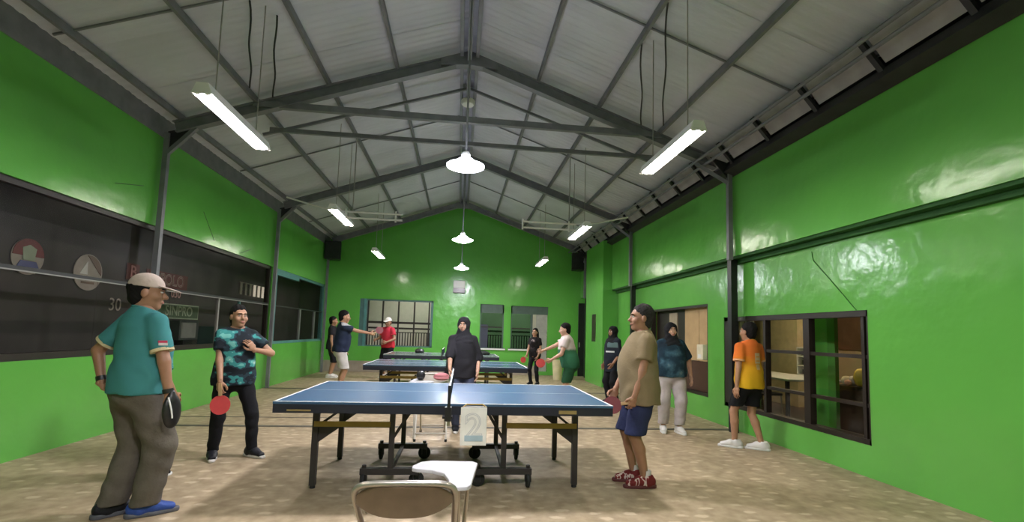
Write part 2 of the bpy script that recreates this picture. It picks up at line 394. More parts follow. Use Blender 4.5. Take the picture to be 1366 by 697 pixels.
# ------------------------------------------------------------------ windows
def plane_pane(x=None, y=None, a0=0, a1=1, z0=0, z1=1, th=.008):
    if x is not None: return MB().box((x-th/2, a0, z0), (x+th/2, a1, z1))
    return MB().box((a0, y-th/2, z0), (a1, y+th/2, z1))
# window 1: long smoked glass on the left
w1 = struct('window_1', MB().box((-4.29, .4, WB), (-4.2, 10.9, WB+.07)).box((-4.29, .4, WT-.06), (-4.2, 10.9, WT)).box((-4.29, .4, WB), (-4.2, .47, WT)).box((-4.29, 10.83, WB), (-4.2, 10.9, WT)), DARKFR)
MB().box((-4.27, .47, 1.81), (-4.19, 10.83, 1.845)).build('mid_rail', STEELD, w1)
MB().box((-4.195, .47, 1.797), (-4.18, 10.83, 1.809)).build('rail_edge', PIPE, w1)
ys = [.47, 2.3, 4.15, 6.0, 7.4, 8.8, 9.6, 10.83]
for a, b in zip(ys[:-1], ys[1:]):
    plane_pane(x=-4.24, a0=a, a1=b, z0=WB+.07, z1=1.80).build('pane', SMOKE, w1); 
for a, b in ((.47, 3.5), (3.5, 6.9), (6.9, 10.83)):
    plane_pane(x=-4.24, a0=a, a1=b, z0=1.845, z1=WT-.06).build('pane', SMOKE, w1)
for y in (8.79, 9.58): MB().box((-4.26, y-.02, WB+.07), (-4.22, y+.02, 1.80)).build('mullion', TEALFR if y > 9 else PIPE, w1)
# window 2: teal framed
w2 = struct('window_2', MB().box((-4.30, 10.98, WB), (-4.18, 11.24, WT)).box((-4.30, 11.24, WT-.14), (-4.18, 12.7, WT)).box((-4.30, 12.7, WT-.06), (-4.20, 15.08, WT)).box((-4.30, 11.24, WB), (-4.2, 15.08, WB+.06)).box((-4.30, 15.0, WB), (-4.2, 15.08, WT)), TEALFR)
MB().box((-4.27, 11.24, 1.80), (-4.21, 15.0, 1.83)).build('mid_rail', STEELD, w2)
for y in (13.05, 14.3): MB().box((-4.26, y-.04, WB+.06), (-4.21, y+.04, 1.8)).build('mullion', mat('faded_frame', (.16, .17, .16, 1), .5), w2)
for a, b in ((11.24, 13.05), (13.05, 14.3), (14.3, 15.0)):
    plane_pane(x=-4.24, a0=a, a1=b, z0=WB+.06, z1=1.8).build('pane', SMOKE, w2)
plane_pane(x=-4.24, a0=11.24, a1=15.0, z0=1.83, z1=WT-.06).build('pane', SMOKE, w2)
# window 3: near right window
w3 = struct('window_3', MB().box((4.18, 4.4, .32), (4.30, 7.05, .375)).box((4.18, 4.4, 1.63), (4.30, 7.05, 1.695)).box((4.18, 4.4, .32), (4.30, 4.43, 1.695)).box((4.18, 6.86, .32), (4.30, 7.05, 1.695)), DARKFR)
for y, wd in ((6.1, .05), (5.31, .10), (4.5, .04)): MB().box((4.2, y-wd/2, .375), (4.28, y+wd/2, 1.63)).build('mullion', DARKFR, w3)
for z in (1.21, .71): MB().box((4.21, 4.43, z-.02), (4.27, 6.86, z+.02)).build('rail', DARKFR, w3)
for a, b in ((4.52, 5.26), (5.36, 6.07), (6.13, 6.86)):
    for z0, z1 in ((.375, .69), (.73, 1.19), (1.23, 1.63)): plane_pane(x=4.24, a0=a, a1=b, z0=z0, z1=z1).build('pane', GLASS, w3)
# window 4: boarded hatch
w4 = struct('window_4', MB().box((4.18, 7.53, .375), (4.28, 9.95, .42)).box((4.18, 7.53, 1.90), (4.28, 9.95, 1.94)).box((4.18, 7.53, .375), (4.28, 7.57, 1.94)).box((4.18, 9.9, .375), (4.28, 9.95, 1.94)), DARKFR)
TAN = mat('tan_board', (.50, .34, .17, 1), .7, var=.08)
for a, b in ((7.6, 8.06), (8.075, 8.6)): MB().box((4.30, a, .95), (4.33, b, 1.90)).build('board', TAN, w4)
MB().box((4.30, 7.57, .42), (4.34, 9.9, .94)).build('lower_panel', mat('red_brown_panel', (.07, .03, .02, 1), .5), w4)
MB().box((4.31, 8.95, 1.0), (4.34, 9.3, 1.85)).build('board', mat('pale_board', (.38, .31, .22, 1), .7), w4)
MB().box((4.33, 7.55, .4), (4.36, 9.93, 1.92)).build('back_panel', DARKFR, w4)
t = thing('wall_box', 'white plastic box hung on the frame of the boarded hatch', 'box', (4.15, 7.66, 1.12))
MB().box((-.06, -.10, -.13), (.03, .10, .13)).build('cover', mat('ivory_plastic', (.75, .68, .5, 1), .5), t, False, .01); MB().box((-.066, -.05, -.1), (-.06, .05, -.04)).build('flap', WHITE, t)
# slot window in the projecting block
struct('window_8', MB().box((3.752, 12.72, 1.18), (3.775, 13.08, 1.94)), DARKFR)
# back windows
w5 = struct('window_5', MB().box((-3.15, 15.32, .80), (-2.92, 15.44, 2.3)).box((-2.92, 15.34, 2.25), (-.85, 15.42, 2.3)).box((-.93, 15.34, .8), (-.85, 15.42, 2.3)).box((-2.92, 15.34, .8), (-.85, 15.42, .84)), mat('teal_sash', (.08, .17, .17, 1), .4))
MB().box((-3.02, 15.30, .8), (-2.95, 15.325, 2.3)).build('sash_edge', TEALFR, w5)
xs = [-2.9, -2.44, -1.95, -1.45, -.98]
for x in xs: MB().box((x-.025, 15.36, .84), (x+.025, 15.40, 2.25)).build('mullion', DARKFR, w5)
MB().box((-2.92, 15.36, 1.53), (-.93, 15.40, 1.60)).build('rail', DARKFR, w5)
for a, b in zip(xs[:-1], xs[1:]): plane_pane(y=15.38, a0=a+.025, a1=b-.025, z0=1.6, z1=2.25).build('pane', GLASS, w5)
w6 = struct('window_6', MB().box((.66, 15.34, .85), (.70, 15.42, 2.26)).box((1.40, 15.34, .85), (1.44, 15.42, 2.26)).box((.66, 15.34, 1.98), (1.44, 15.42, 2.26)).box((.60, 15.26, .80), (1.5, 15.44, .85)), mat('grey_green_frame', (.07, .11, .09, 1), .5))
MB().box((.70, 15.36, 1.5), (1.40, 15.40, 1.54)).build('rail', DARKFR, w6)
MB().box((.70, 15.37, .85), (.93, 15.40, 1.6)).build('shutter', mat('slate_shutter', (.03, .035, .06, 1), .5), w6)
plane_pane(y=15.38, a0=.93, a1=1.40, z0=.85, z1=1.5).build('pane', GREENGL, w6); plane_pane(y=15.38, a0=.70, a1=1.40, z0=1.54, z1=1.98).build('pane', GREENGL, w6)
w7 = struct('window_7', MB().box((1.67, 15.34, .85), (1.71, 15.42, 2.24)).box((1.67, 15.34, 1.98), (2.9, 15.42, 2.24)).box((2.33, 15.34, .85), (2.40, 15.42, 1.98)).box((1.6, 15.26, .80), (2.45, 15.44, .85)), MATS['grey_green_frame'])
MB().box((1.71, 15.36, 1.48), (2.33, 15.40, 1.52)).build('rail', DARKFR, w7)
plane_pane(y=15.38, a0=1.71, a1=2.33, z0=.85, z1=1.48).build('pane', GREENGL, w7); plane_pane(y=15.38, a0=1.71, a1=2.33, z0=1.52, z1=1.98).build('pane', GREENGL, w7)
struct('trim_7', MB().box((.60, 15.245, .785), (1.50, 15.30, .83)).box((1.60, 15.245, .785), (2.45, 15.30, .83)), WHITE)
d1 = struct('door_1', MB().box((2.52, 15.36, .12), (2.88, 15.40, 1.98)), mat('grey_door', (.38, .37, .34, 1), .6))
MB().box((2.54, 15.34, 1.0), (2.57, 15.36, 1.1)).build('door_handle', STEELD, d1)
d2 = struct('door_2', MB().box((3.92, 15.24, 0), (4.16, 15.30, 2.4)), BLACK)
MB().box((3.94, 15.22, .95), (3.97, 15.24, 1.1)).build('door_handle', PIPE, d2)

# ------------------------------------------------------------------ lamps
TUBE = emis('tube_glow', (1.0, .93, .80), TUBE_E); TUBEW = emis('tube_glow_white', (1.0, .95, .93), TUBE_E)
PEND = emis('pendant_glow', (.93, .92, 1.0), PEND_E)
def tube_lamp(x, y, z, label, m=TUBE, rods=True):
    t = thing('tube_lamp', label, 'lamp', (x, y, z), 0, 'twin tube lamps')
    MB().prism([(-.05, .035), (.05, .035), (.078, -.020), (.086, -.016), (.05, .075), (-.05, .075), (-.086, -.016), (-.078, -.020)], -.63, .63, axis=1).build('housing', WHITE, t)  # side lips shaped to keep tube light off the upper walls
    for e in (-1, 1): MB().prism([(-.08, -.02), (.08, -.02), (.05, .075), (-.05, .075)], e*.632-.004, e*.632+.004, axis=1).build('end_baffle', WHITE, t)  # end pieces added to stop light along the tubes
    for s in (-1, 1):
        tb = MB().tube([(s*.04, -.60, 0), (s*.04, .60, 0)], .016, 8).build('tube', m, t, True)
        for e in (-1, 1): MB().box((s*.04-.02, e*.615-.015, -.02), (s*.04+.02, e*.615+.015, .04)).build('socket', WHITE, tb)
    zr = RZ+.0-SL*abs(x)-z
    for e in (-.42, .42): MB().tube([(0, e, .08), (0, e, zr)], .006, 5).build('hanger', PIPE, t)
    return t
tube_lamp(-2.24, 4.72, 3.31, 'near left twin tube lamp above the cap-wearing man', TUBEW)
tube_lamp(2.16, 4.68, 3.32, 'near right twin tube lamp above the olive shirted man')
tube_lamp(-2.16, 8.55, 3.32, 'middle left twin tube lamp, second from the camera')
tube_lamp(2.22, 8.75, 3.32, 'middle right twin tube lamp beside the white pipe frame')
tube_lamp(-2.2, 12.65, 3.32, 'far left twin tube lamp near the back wall window')
tube_lamp(-2.2, .62, 3.32, 'left twin tube lamp above and behind the camera')
tube_lamp(2.2, .62, 3.32, 'right twin tube lamp above and behind the camera')
tube_lamp(2.2, 12.75, 3.32, 'far right twin tube lamp near the black corner loudspeaker')
SHADE = emis('shade_glow', (.84, .87, 1.0), 26.0)
def pendant(y, label):
    t = thing('pendant_lamp', label, 'lamp', (0, y, 3.06), 0, 'saucer pendant lamps')
    MB().lathe([(0, -.035), (.10, -.03), (.165, -.005), (.18, .008), (0, .008)], 28).build('diffuser', PEND, t, True)
    MB().lathe([(.195, .002), (.198, .012), (.11, .045), (.08, .078), (.0, .088)], 28).build('shade', SHADE, t, True)
    MB().lathe([(.05, .08), (.05, .13), (.03, .16), (0, .16)], 16).build('socket', WHITE, t, True)
    MB().tube([(0, 0, .15), (0, 0, 2.38)], .012, 6).build('drop_rod', STEEL, t)
    return t
pendant(4.8, 'near saucer pendant lamp hanging over the blue table')
pendant(8.8, 'middle saucer pendant lamp over the second table')
pendant(.72, 'saucer pendant lamp above the camera')
pendant(12.8, 'far saucer pendant lamp in front of the back wall')
# pipe frames beside the middle tube lamps
for s, lab in ((-1, 'white bent pipe frame under the left slope beside the tube lamp'), (1, 'white pipe frame of two bars beside the right tube lamp')):
    t = thing('pipe_frame', lab, 'pipe frame', (s*1.6, 8.55, 3.38))
    MB().tube([(-.5, 0, .05), (.5, 0, .05)], .018, 6).build('bar', WHITE, t, True); MB().tube([(-.5, 0, -.06), (.5, 0, -.06)], .018, 6).build('bar', WHITE, t, True)
    for x in (-.5, .38): MB().tube([(x, 0, -.1), (x, 0, .1)], .018, 6).build('upright', WHITE, t, True)
    MB().tube([(.38*s, 0, .05), (.38*s, 0, 1.45)], .01, 6).build('hanger', PIPE, t, True)
    MB().tube([(.5*s, 0, .05), (.95*s, .1, .12), (1.6*s, .2, .3)], .016, 6).build('arm', WHITE, t, True)

# loudspeakers
for x, lab in ((-3.90, 'black loudspeaker high in the back left corner'), (3.74, 'black loudspeaker high in the back right corner')):
    t = thing('loudspeaker', lab, 'loudspeaker', (x, 14.75, 3.42), 0, 'corner loudspeakers')
    MB().prism([(-.24, -.16), (.24, -.16), (.17, .18), (-.17, .18)], 0, .55, axis=2).build('cabinet', BLACK, t, False, .015)
    MB().box((-.19, -.172, .04), (.19, -.16, .51)).build('grille', STEELD, t); MB().bar((0, .15, .3), (0, .5, .3), .05, .05).build('bracket', STEELD, t)
t = thing('wall_clock_box', 'small pale wall box with a dark display above the back wall', 'box', (-.05, 15.24, 2.72))
MB().box((-.19, -.04, .02), (.19, .06, .27)).build('body', WHITE, t, False, .02); MB().box((-.19, -.05, -.13), (.19, .06, .02)).build('display', mat('dark_display', (.06, .03, .03, 1), .3), t)
# ================================================================== rooms behind the windows
# dark club room behind the left glass
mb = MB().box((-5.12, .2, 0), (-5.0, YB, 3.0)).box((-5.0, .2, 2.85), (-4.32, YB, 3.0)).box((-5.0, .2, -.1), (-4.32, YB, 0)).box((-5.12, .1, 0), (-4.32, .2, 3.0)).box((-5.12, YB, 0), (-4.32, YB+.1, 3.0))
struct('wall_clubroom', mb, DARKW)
def RX(x, y, z): return Matrix.Translation((x, y, z)) @ Matrix(((0, 0, 1, 0), (1, 0, 0, 0), (0, 1, 0, 0), (0, 0, 0, 1)))
def disc(y, z, r, m, name, parent, x=0, n=28, a0=0, a1=2*PI, th=.008):
    pts = [(y+r*math.cos(a0+(a1-a0)*k/n), z+r*math.sin(a0+(a1-a0)*k/n)) for k in range(n+(a1-a0 < 6.2))]
    return MB().prism(pts, x, x+th, axis=0).build(name, m, parent)
REDS = mat('red_sign', (.22, .045, .04, 1), .5); OFFW = mat('offwhite_print', (.46, .41, .36, 1), .6); BRN = mat('brown_print', (.24, .17, .13, 1), .6)
BLU = mat('blue_print', (.13, .15, .32, 1), .6); GRB = mat('green_board', (.10, .16, .09, 1), .6); PALEG = mat('pale_green_print', (.42, .50, .36, 1), .6)
t = thing('emblem_sign', 'round emblem with a red top and blue and white foot behind the glass', 'sign', (-4.99, 5.97, 2.04))
disc(0, .02, .21, OFFW, 'backing', t, 0); disc(0, .03, .20, REDS, 'red_half', t, .008, 20, 0, PI)
MB().prism([(-.07, -.02), (.07, -.02), (.09, .12), (0, .16), (-.09, .12)], .016, .02, axis=0).build('shield', PALEG, t)
MB().prism([(-.14, -.10), (.14, -.10), (.1, -.03), (-.1, -.03)], .012, .018, axis=0).build('blue_band', BLU, t)
MB().prism([(-.10, -.17), (.10, -.17), (.12, -.12), (-.12, -.12)], .012, .018, axis=0).build('grey_band', OFFW, t)
t = thing('emblem_sign', 'round off-white emblem with a brown quarter behind the glass', 'sign', (-4.99, 6.87, 1.99))
disc(0, 0, .245, OFFW, 'backing', t); disc(.0, .01, .22, BRN, 'brown_quarter', t, .008, 12, -.15, 1.75)
MB().prism([(-.15, -.03), (-.02, -.03), (-.03, .15)], .009, .013, axis=0).build('white_sail', WHITE, t)
for z, w_ in ((-.09, .14), (-.14, .11)): MB().box((.008, -w_, z-.014), (.012, w_, z+.014)).build('lettering_line', BRN, t)
t = thing('letter_sign', 'red outlined lettering on the dark wall above the green board', 'sign', (-4.99, 8.62, 2.0))
MB().box((0, -.58, -.06), (.008, .56, .20)).build('panel', mat('dull_red_panel', (.15, .045, .04, 1), .6), t)
text_mesh('OPOLO', .26, OFFW, 'lettering', t, RX(.010, 0, .07), .002, .004); text_mesh('OPOLO', .26, REDS, 'lettering_fill', t, RX(.014, 0, .07), .002, -.006)
text_mesh('030', .19, mat('pink_print', (.55, .33, .30, 1), .6), 'lettering', t, RX(.010, .24, -.15), .002, .003)
t = thing('letter_sign', 'single red letter panel left of the red lettering', 'sign', (-4.99, 7.73, 2.1))
MB().box((0, -.14, -.12), (.008, .14, .13)).build('panel', MATS['dull_red_panel'], t); text_mesh('B', .26, mat('pale_red_print', (.50, .25, .24, 1), .6), 'lettering', t, RX(.012, 0, 0), .002, .003)
t = thing('letter_sign', 'pale numerals on the dark wall beside the capped man', 'sign', (-4.99, 7.42, 1.58)); text_mesh('30', .26, OFFW, 'lettering', t, RX(.006, 0, 0), .002)
t = thing('letter_sign', 'green board with pale lettering under the red sign', 'sign', (-4.99, 9.0, 1.55))
MB().box((0, -.62, -.13), (.01, .62, .13)).build('board', PALEG, t); MB().box((.01, -.60, -.11), (.013, .60, .11)).build('field', GRB, t)
text_mesh('SINPRO', .24, PALEG, 'lettering', t, RX(.016, .0, 0), .002, .002)
t = thing('letter_sign', 'pale edge of a sign cut by the left picture border', 'sign', (-4.99, 5.6, 1.5)); MB().box((0, -.10, -.16), (.01, .07, .16)).build('board', mat('dull_print', (.2, .19, .18, 1), .6), t); MB().box((.01, .03, -.14), (.015, .06, .14)).build('edge', OFFW, t)
t = thing('slat_vent', 'row of vertical slats, brightest ones given a glow, high in the dark room', 'vent', (-4.99, 11.9, 2.18))
SLAT = emis('glow_slat', (1, .85, .65), .55); DIMS = mat('dim_slat', (.4, .36, .3, 1), .6)  # weak glow put into the brighter slats, which are no lamps
for k in range(6): MB().box((0, -.66+.24*k, -.14), (.02, -.56+.24*k, .14)).build('slat', SLAT if k > 2 else DIMS, t)
MB().box((0, -.7, .13), (.015, .72, .15)).build('head_rail', DIMS, t)
t = thing('monitor', 'old grey monitor on a shelf under the green board', 'monitor', (-4.85, 9.03, 1.0))
MB().box((-.12, -.30, .05), (.05, .30, .40)).build('case', mat('monitor_case', (.06, .07, .07, 1), .5), t, False, .01); MB().box((.05, -.26, .09), (.055, .2, .36)).build('screen', mat('pale_lit_screen', (.30, .31, .28, 1), .5), t); MB().box((-.1, -.15, -.06), (.04, .15, .05)).build('foot', BLACK, t)  # light of the screen put into its pale grey colour
tag(MB().box((-5.0, 8.2, .90), (-4.62, 10.6, .94)).build('wall_shelf', DARKFR), 'dark wall shelf under the monitor behind the left glass', 'shelf')
t = thing('locker', 'teal metal locker beside the monitor behind the left glass', 'locker', (-4.98, 9.95, 0)); MB().box((0, -.28, 0), (.3, .28, 1.3)).build('body', mat('teal_locker', (.05, .11, .105, 1), .5), t); MB().box((.3, -.26, .1), (.31, .26, 1.25)).build('door', mat('teal_locker_door', (.06, .13, .12, 1), .5), t); MB().box((.31, .15, .6), (.33, .18, .75)).build('handle', PIPE, t)

# dining room behind the right windows
mb = MB().box((8.4, 2.6, 0), (8.5, 13.2, 2.8)).box((4.32, 13.1, 0), (8.5, 13.2, 2.8)).box((4.32, 2.5, 0), (8.5, 2.6, 2.8)).box((4.32, 2.5, 2.75), (8.5, 13.2, 2.85))
struct('wall_dining', mb, CREAM)
struct('floor_dining', MB().box((4.32, 2.5, -.1), (8.5, 13.2, 0)), mat('brown_tiles', (.12, .07, .05, 1), .4))
struct('column', MB().prism([(5.0, 5.93), (5.06, 5.87), (5.14, 5.9), (5.16, 6.2), (5.06, 6.27), (5.0, 6.22)], 0, 2.75, axis=2), GREEN)['label'] = 'green column behind the near right window'
struct('wall_pier', MB().box((7.0, 9.1, 0), (7.5, 10.3, 2.75)), mat('cream_pier', (.75, .63, .38, 1), .7))
t = thing('calendar', 'white wall calendar seen past the orange shirted man', 'calendar', (6.95, 10.75, 1.55)); MB().box((0, -.27, -.42), (.012, .27, .42)).build('sheet', WHITE, t)
text_mesh('18', .3, BLACK, 'lettering', t, Matrix.Translation((-.004, 0, .25)) @ Matrix(((0, 0, -1, 0), (-1, 0, 0, 0), (0, 1, 0, 0), (0, 0, 0, 1))), .002)
for k in range(4): MB().box((-.004, -.22, -.32+.11*k), (0, .22, -.29+.11*k)).build('date_row', mat('grey_print', (.35, .35, .35, 1), .7), t)
t = thing('dining_table', 'long white dining table behind the near right window', 'table', (5.9, 8.35, 0))
MB().box((-.5, -1.1, .69), (.5, 1.1, .725)).build('tabletop', WHITE, t, False, .008)
for x in (-.44, .44):
    for y in (-1.0, 1.0): MB().box((x-.025, y-.025, 0), (x+.025, y+.025, .69)).build('leg', STEELD, t)
def din_chair(x, y, rz, lab):
    t = thing('dining_chair', lab, 'chair', (x, y, 0), rz, 'dark dining chairs')
    MB().box((-.2, -.2, .43), (.2, .2, .47)).build('seat', BLACK, t, False, .01); MB().box((-.2, -.22, .56), (.2, -.18, .68)).build('backrest', BLACK, t, False, .01)
    for a in (-1, 1):
        for b in (-1, 1): MB().tube([(a*.18, b*.18, .43), (a*.2, b*.2, 0)], .013, 6).build('leg', CHROME, t)
        MB().tube([(a*.18, -.2, .45), (a*.18, -.2, .6)], .012, 6).build('back_post', CHROME, t)
din_chair(5.25, 7.65, -PI/2, 'dark dining chair at the near end of the white table'); din_chair(5.25, 8.4, -PI/2, 'dark dining chair at the middle of the white table'); din_chair(5.25, 9.1, -PI/2, 'dark dining chair at the far end of the white table')
t = thing('shelf_cabinet', 'small white cabinet with open shelves beside the green column', 'cabinet', (6.5, 8.05, .725))
for z in (-.0, .17, .34, .5): MB().box((-.16, -.22, z), (.16, .22, z+.02)).build('shelf', WHITE, t)
for y in (-.22, .20): MB().box((-.16, y, 0), (.16, y+.02, .52)).build('side_panel', WHITE, t)
MB().box((.14, -.2, 0), (.16, .2, .5)).build('back_panel', DARKFR, t)
for z in (.02, .19): tag(MB().box((6.40, 7.9, .725+z), (6.6, 8.2, .725+z+.09)).build('folder_stack', mat('dark_folders', (.05, .05, .05, 1), .6)), ('lower' if z < .1 else 'upper')+' dark stack of folders in the white cabinet', 'folders')
BRC = mat('dark_brown_counter', (.05, .024, .018, 1), .5)
t = thing('counter', 'dark brown counter behind the right pane of the near window', 'counter', (6.3, 5.85, 0))
MB().box((-.28, -1.15, 0), (.3, 1.08, .64)).build('body', BRC, t); MB().box((-.32, -1.2, .64), (.34, 1.12, .69)).build('worktop', DARKFR, t)
t = thing('wall_shelf', 'dark shelf with goods above the brown counter', 'shelf', (8.2, 7.2, 0)); MB().box((-.3, -2.2, .75), (.18, 1.3, 1.05)).build('carcass', BLACK, t); MB().box((-.32, -2.2, 1.05), (.18, 1.3, 1.09)).build('board', DARKFR, t)
struct('trim_8', MB().box((8.36, 5.2, 1.2), (8.4, 9.6, 2.0)), mat('brown_panel', (.20, .12, .07, 1), .6))
def lump(c, r, m, name, lab, cat, seed):
    rr = random.Random(seed); prof = []
    mb = MB(); n = 14
    for i in range(9):
        a = -PI/2+PI*i/8; prof.append((max(.001, r[0]*math.cos(a)**.8 if math.cos(a) > 0 else .001), r[2]*math.sin(a)))
    mb.lathe(prof, n)
    mb.v = [(x*(1+.12*math.sin(5*y/r[1]+seed)), y*r[1]/r[0]*(1+.1*math.sin(7*z/r[2]+seed)), z+r[2]) for x, y, z in mb.v]
    o = mb.build(name, m, None, True); o.location = c; return tag(o, lab, cat)
lump((6.12, 6.58, .69), (.12, .12, .14), mat('yellow_bag', (.72, .50, .04, 1), .6), 'yellow_bag', 'round yellow bag on the brown counter', 'bag', 1)
for i, (x, y, r, m, lab) in enumerate([(6.1, 6.86, .07, CREAM, 'small cream bundle at the left end of the counter'), (6.15, 6.78, .075, OFFW, 'off-white bundle between the cream bundle and the yellow bag'), (6.02, 6.74, .045, mat('pink_cloth', (.6, .3, .22, 1), .7), 'small pink bundle in front of the off-white one'),
                                   (6.3, 6.86, .06, mat('orange_cloth', (.6, .32, .08, 1), .7), 'small orange bundle behind the cream one on the counter'), (6.1, 6.36, .07, OFFW, 'pale bundle right of the yellow bag'), (6.2, 6.2, .06, MATS['pink_cloth'], 'pink bundle at the right window edge')]):
    lump((x, y, .69), (r, r*1.1, r), m, 'wrapped_bundle', lab, 'bundle', i+3)
t = thing('ceiling_lamp', 'added warm tube lamp on the dining room ceiling, out of view', 'lamp', (6.0, 7.6, 2.68)); MB().box((-.06, -.62, .02), (.06, .62, .07)).build('housing', WHITE, t); MB().tube([(0, -.6, 0), (0, .6, 0)], .018, 8).build('tube', emis('added_dining_glow', (1, .80, .52), DINE_E), t, True)  # unseen lamp added to light the dining room

# corridor behind the back windows
struct('wall_corridor', MB().box((-4.3, 17.5, 0), (4.3, 17.6, 3.0)).box((-4.3, 15.45, 2.9), (4.3, 17.6, 3.0)).box((-4.4, 15.45, 0), (-4.3, 17.6, 3.0)).box((4.3, 15.45, 0), (4.4, 17.6, 3.0)), GREYW)
struct('floor_corridor', MB().box((-4.3, 15.45, -.1), (4.3, 17.5, 0)), mat('corridor_floor', (.3, .27, .24, 1), .7))
t = thing('ceiling_lamp', 'added unseen tube lamp on the corridor ceiling behind the right back windows', 'lamp', (1.9, 15.9, 2.85)); MB().box((-.62, -.06, .0), (.62, .06, .05)).build('housing', WHITE, t); MB().tube([(-.6, 0, -.02), (.6, 0, -.02)], .018, 8).build('tube', emis('added_corridor_glow', (1, .93, .85), CORR_E), t, True)  # second corridor lamp, added to brighten the right back windows
t = thing('balcony_railing', 'dark balustrade outside the back wall windows', 'railing', (0, 16.2, 0))
MB().box((-4.2, -.03, 1.36), (4.2, .03, 1.42)).build('top_rail', DARKFR, t); MB().box((-4.2, -.02, .62), (4.2, .02, .66)).build('bottom_rail', DARKFR, t); MB().box((-4.2, -.02, 1.24), (4.2, .02, 1.27)).build('middle_rail', DARKFR, t)
me = None
for k in range(92):
    x = -4.14+.09*k
    if me is None: o = MB().box((-.016, -.012, .66), (.016, .012, 1.25)).build('baluster', DARKFR, t); me = o.data
    else: o = bpy.data.objects.new('baluster', me); C.objects.link(o); o.parent = t
    o.location = (x, 0, 0)
t = thing('ceiling_lamp', 'tube lamp on the corridor ceiling behind the back windows', 'lamp', (-1.6, 15.9, 2.85)); MB().box((-.62, -.06, .0), (.62, .06, .05)).build('housing', WHITE, t); MB().tube([(-.6, 0, -.02), (.6, 0, -.02)], .018, 8).build('tube', emis('corridor_glow', (1, .93, .85), CORR_E), t, True)

# ================================================================== tables
def tt_table(loc, rz, label, top_m, detail=True):
    t = thing('table_tennis_table', label, 'table', loc, rz, 'table tennis tables')
    AP = mat('navy_apron', (.012, .014, .028, 1), .45); LEGM = mat('brown_black_steel', (.028, .022, .022, 1), .5)
    Lh, Wh = 1.37, .7625
    for s in (-1, 1):
        x0, x1 = (-Lh, -.006) if s < 0 else (.006, Lh)
        h = MB().box((x0, -Wh, .742), (x1, Wh, .76)).build('tabletop', top_m, t)
        ln = MB(); z0, z1 = .7602, .7612
        ln.box((x0, -Wh, z0), (x1, -Wh+.02, z1)); ln.box((x0, Wh-.02, z0), (x1, Wh, z1)); ln.box((s*Lh-(.02 if s > 0 else 0), -Wh+.02, z0), (s*Lh+(.02 if s < 0 else 0), Wh-.02, z1)); ln.box((x0, -.0015, z0), (x1, .0015, z1))
        ln.build('edge_line', WHITE, h)
        a = MB(); xo = s*Lh; xi = s*.006
        lo, hi = sorted((xo-s*.002, xi)); a.box((lo, -Wh+.002, .672), (hi, -Wh+.03, .741)); a.box((lo, Wh-.03, .672), (hi, Wh-.002, .741))
        lo, hi = sorted((xo-s*.002, xo-s*.03)); a.box((lo, -Wh+.03, .672), (hi, Wh-.03, .741)); a.build('apron', AP, h)
        for y in (-.45, .45):
            mb = MB().box((s*1.12-.024, y-.024, .025), (s*1.12+.024, y+.024, .70)); lg = mb.build('leg', LEGM, t)
            MB().lathe([(.02, 0), (.024, .005), (.02, .025), (.012, .03)], 10, (s*1.12, y, 0)).build('foot', RUBBER, lg, True)
            MB().prism([(s*1.12, .52), (s*1.12, .36), (s*.90, .52)], y-.012, y+.012, axis=1).build('gusset', LEGM, lg)
            MB().bar((s*1.12, y, .50), (s*.86, y, .70), .02, .02).build('brace', LEGM, lg)
            MB().bar((s*1.13, y-.026, .535), (s*.50, y-.026, .535), .012, .045).build('stretcher', GOLD, t)
            # roller carriage
            mb = MB().box((s*.485-.022, y-.022, .16), (s*.485+.022, y+.022, .70)); MB.bar(mb, (s*.485, y, .40), (s*.30, y, .70), .025, .025); mb.build('carriage_post', LEGM, t)
            cb = MB().box((s*.485-.25, y-.03, .115), (s*.485+.25, y+.03, .165)).build('carriage_beam', LEGM, t)
            for e in (-1, 1):
                cx = s*.485+e*.22
                ct = MB().bar((cx-.024, y, .14), (cx-.024, y, .05), .006, .04, (0, 1, 0)).bar((cx+.024, y, .14), (cx+.024, y, .05), .006, .04, (0, 1, 0)).tube([(cx, y, .10), (cx, y, .19)], .018, 8).build('caster', LEGM, t)
                MB().lathe([(.012, -.017), (.055, -.017), (.064, -.01), (.064, .01), (.055, .017), (.012, .017)], 18, (cx, y+(.03 if e*s < 0 else 0), .064), 'y' if e*s < 0 else 'x').build('wheel', RUBBER, ct, True)
        MB().bar((s*1.12, -.45, .62), (s*1.12, .45, .62), .03, .03).build('cross_rail', LEGM, t); MB().bar((s*.485, -.45, .62), (s*.485, .45, .62), .03, .03).build('cross_rail', LEGM, t)
        MB().bar((s*.485, -.45, .14), (s*.485, .45, .14), .03, .03).build('carriage_tie', LEGM, t)
    # net
    n = MB()
    for k in range(31):
        y = -.86+1.72*k/30; n.box((-.001, y-.001, .765), (.001, y+.001, .905))
    for k in range(9): n.box((-.001, -.86, .77+.0165*k), (.001, .86, .773+.0165*k))
    nt_ = n.build('net', mat('dark_net', (.02, .03, .05, 1), .8), t); nt_['kind'] = 'stuff'
    MB().box((-.006, -.87, .898), (.006, .87, .9125)).build('net_tape', WHITE, nt_)
    for s in (-1, 1):
        pst = MB().box((-.012, s*.88-.012, .66), (.012, s*.88+.012, .92)).build('net_post', BLACK, t)
        MB().box((-.05, s*.80-.05, .655), (.03, s*.80+.09, .671)).box((-.03, s*.86-.02, .64), (.02, s*.86+.02, .75)).build('clamp', BLACK, pst)
        MB().tube([(.0, s*.84, .60), (0, s*.84, .66)], .012, 8).build('screw', CHROME, pst)
    return t
TOP1 = mat('blue_table_top', (.036, .095, .19, 1), .34, var=.05, spec=.5)
TOP2 = mat('worn_blue_top', (.05, .10, .16, 1), .25, var=.08, spec=.6)
TOP3 = mat('grey_green_top', (.12, .17, .15, 1), .25, var=.08, spec=.6)
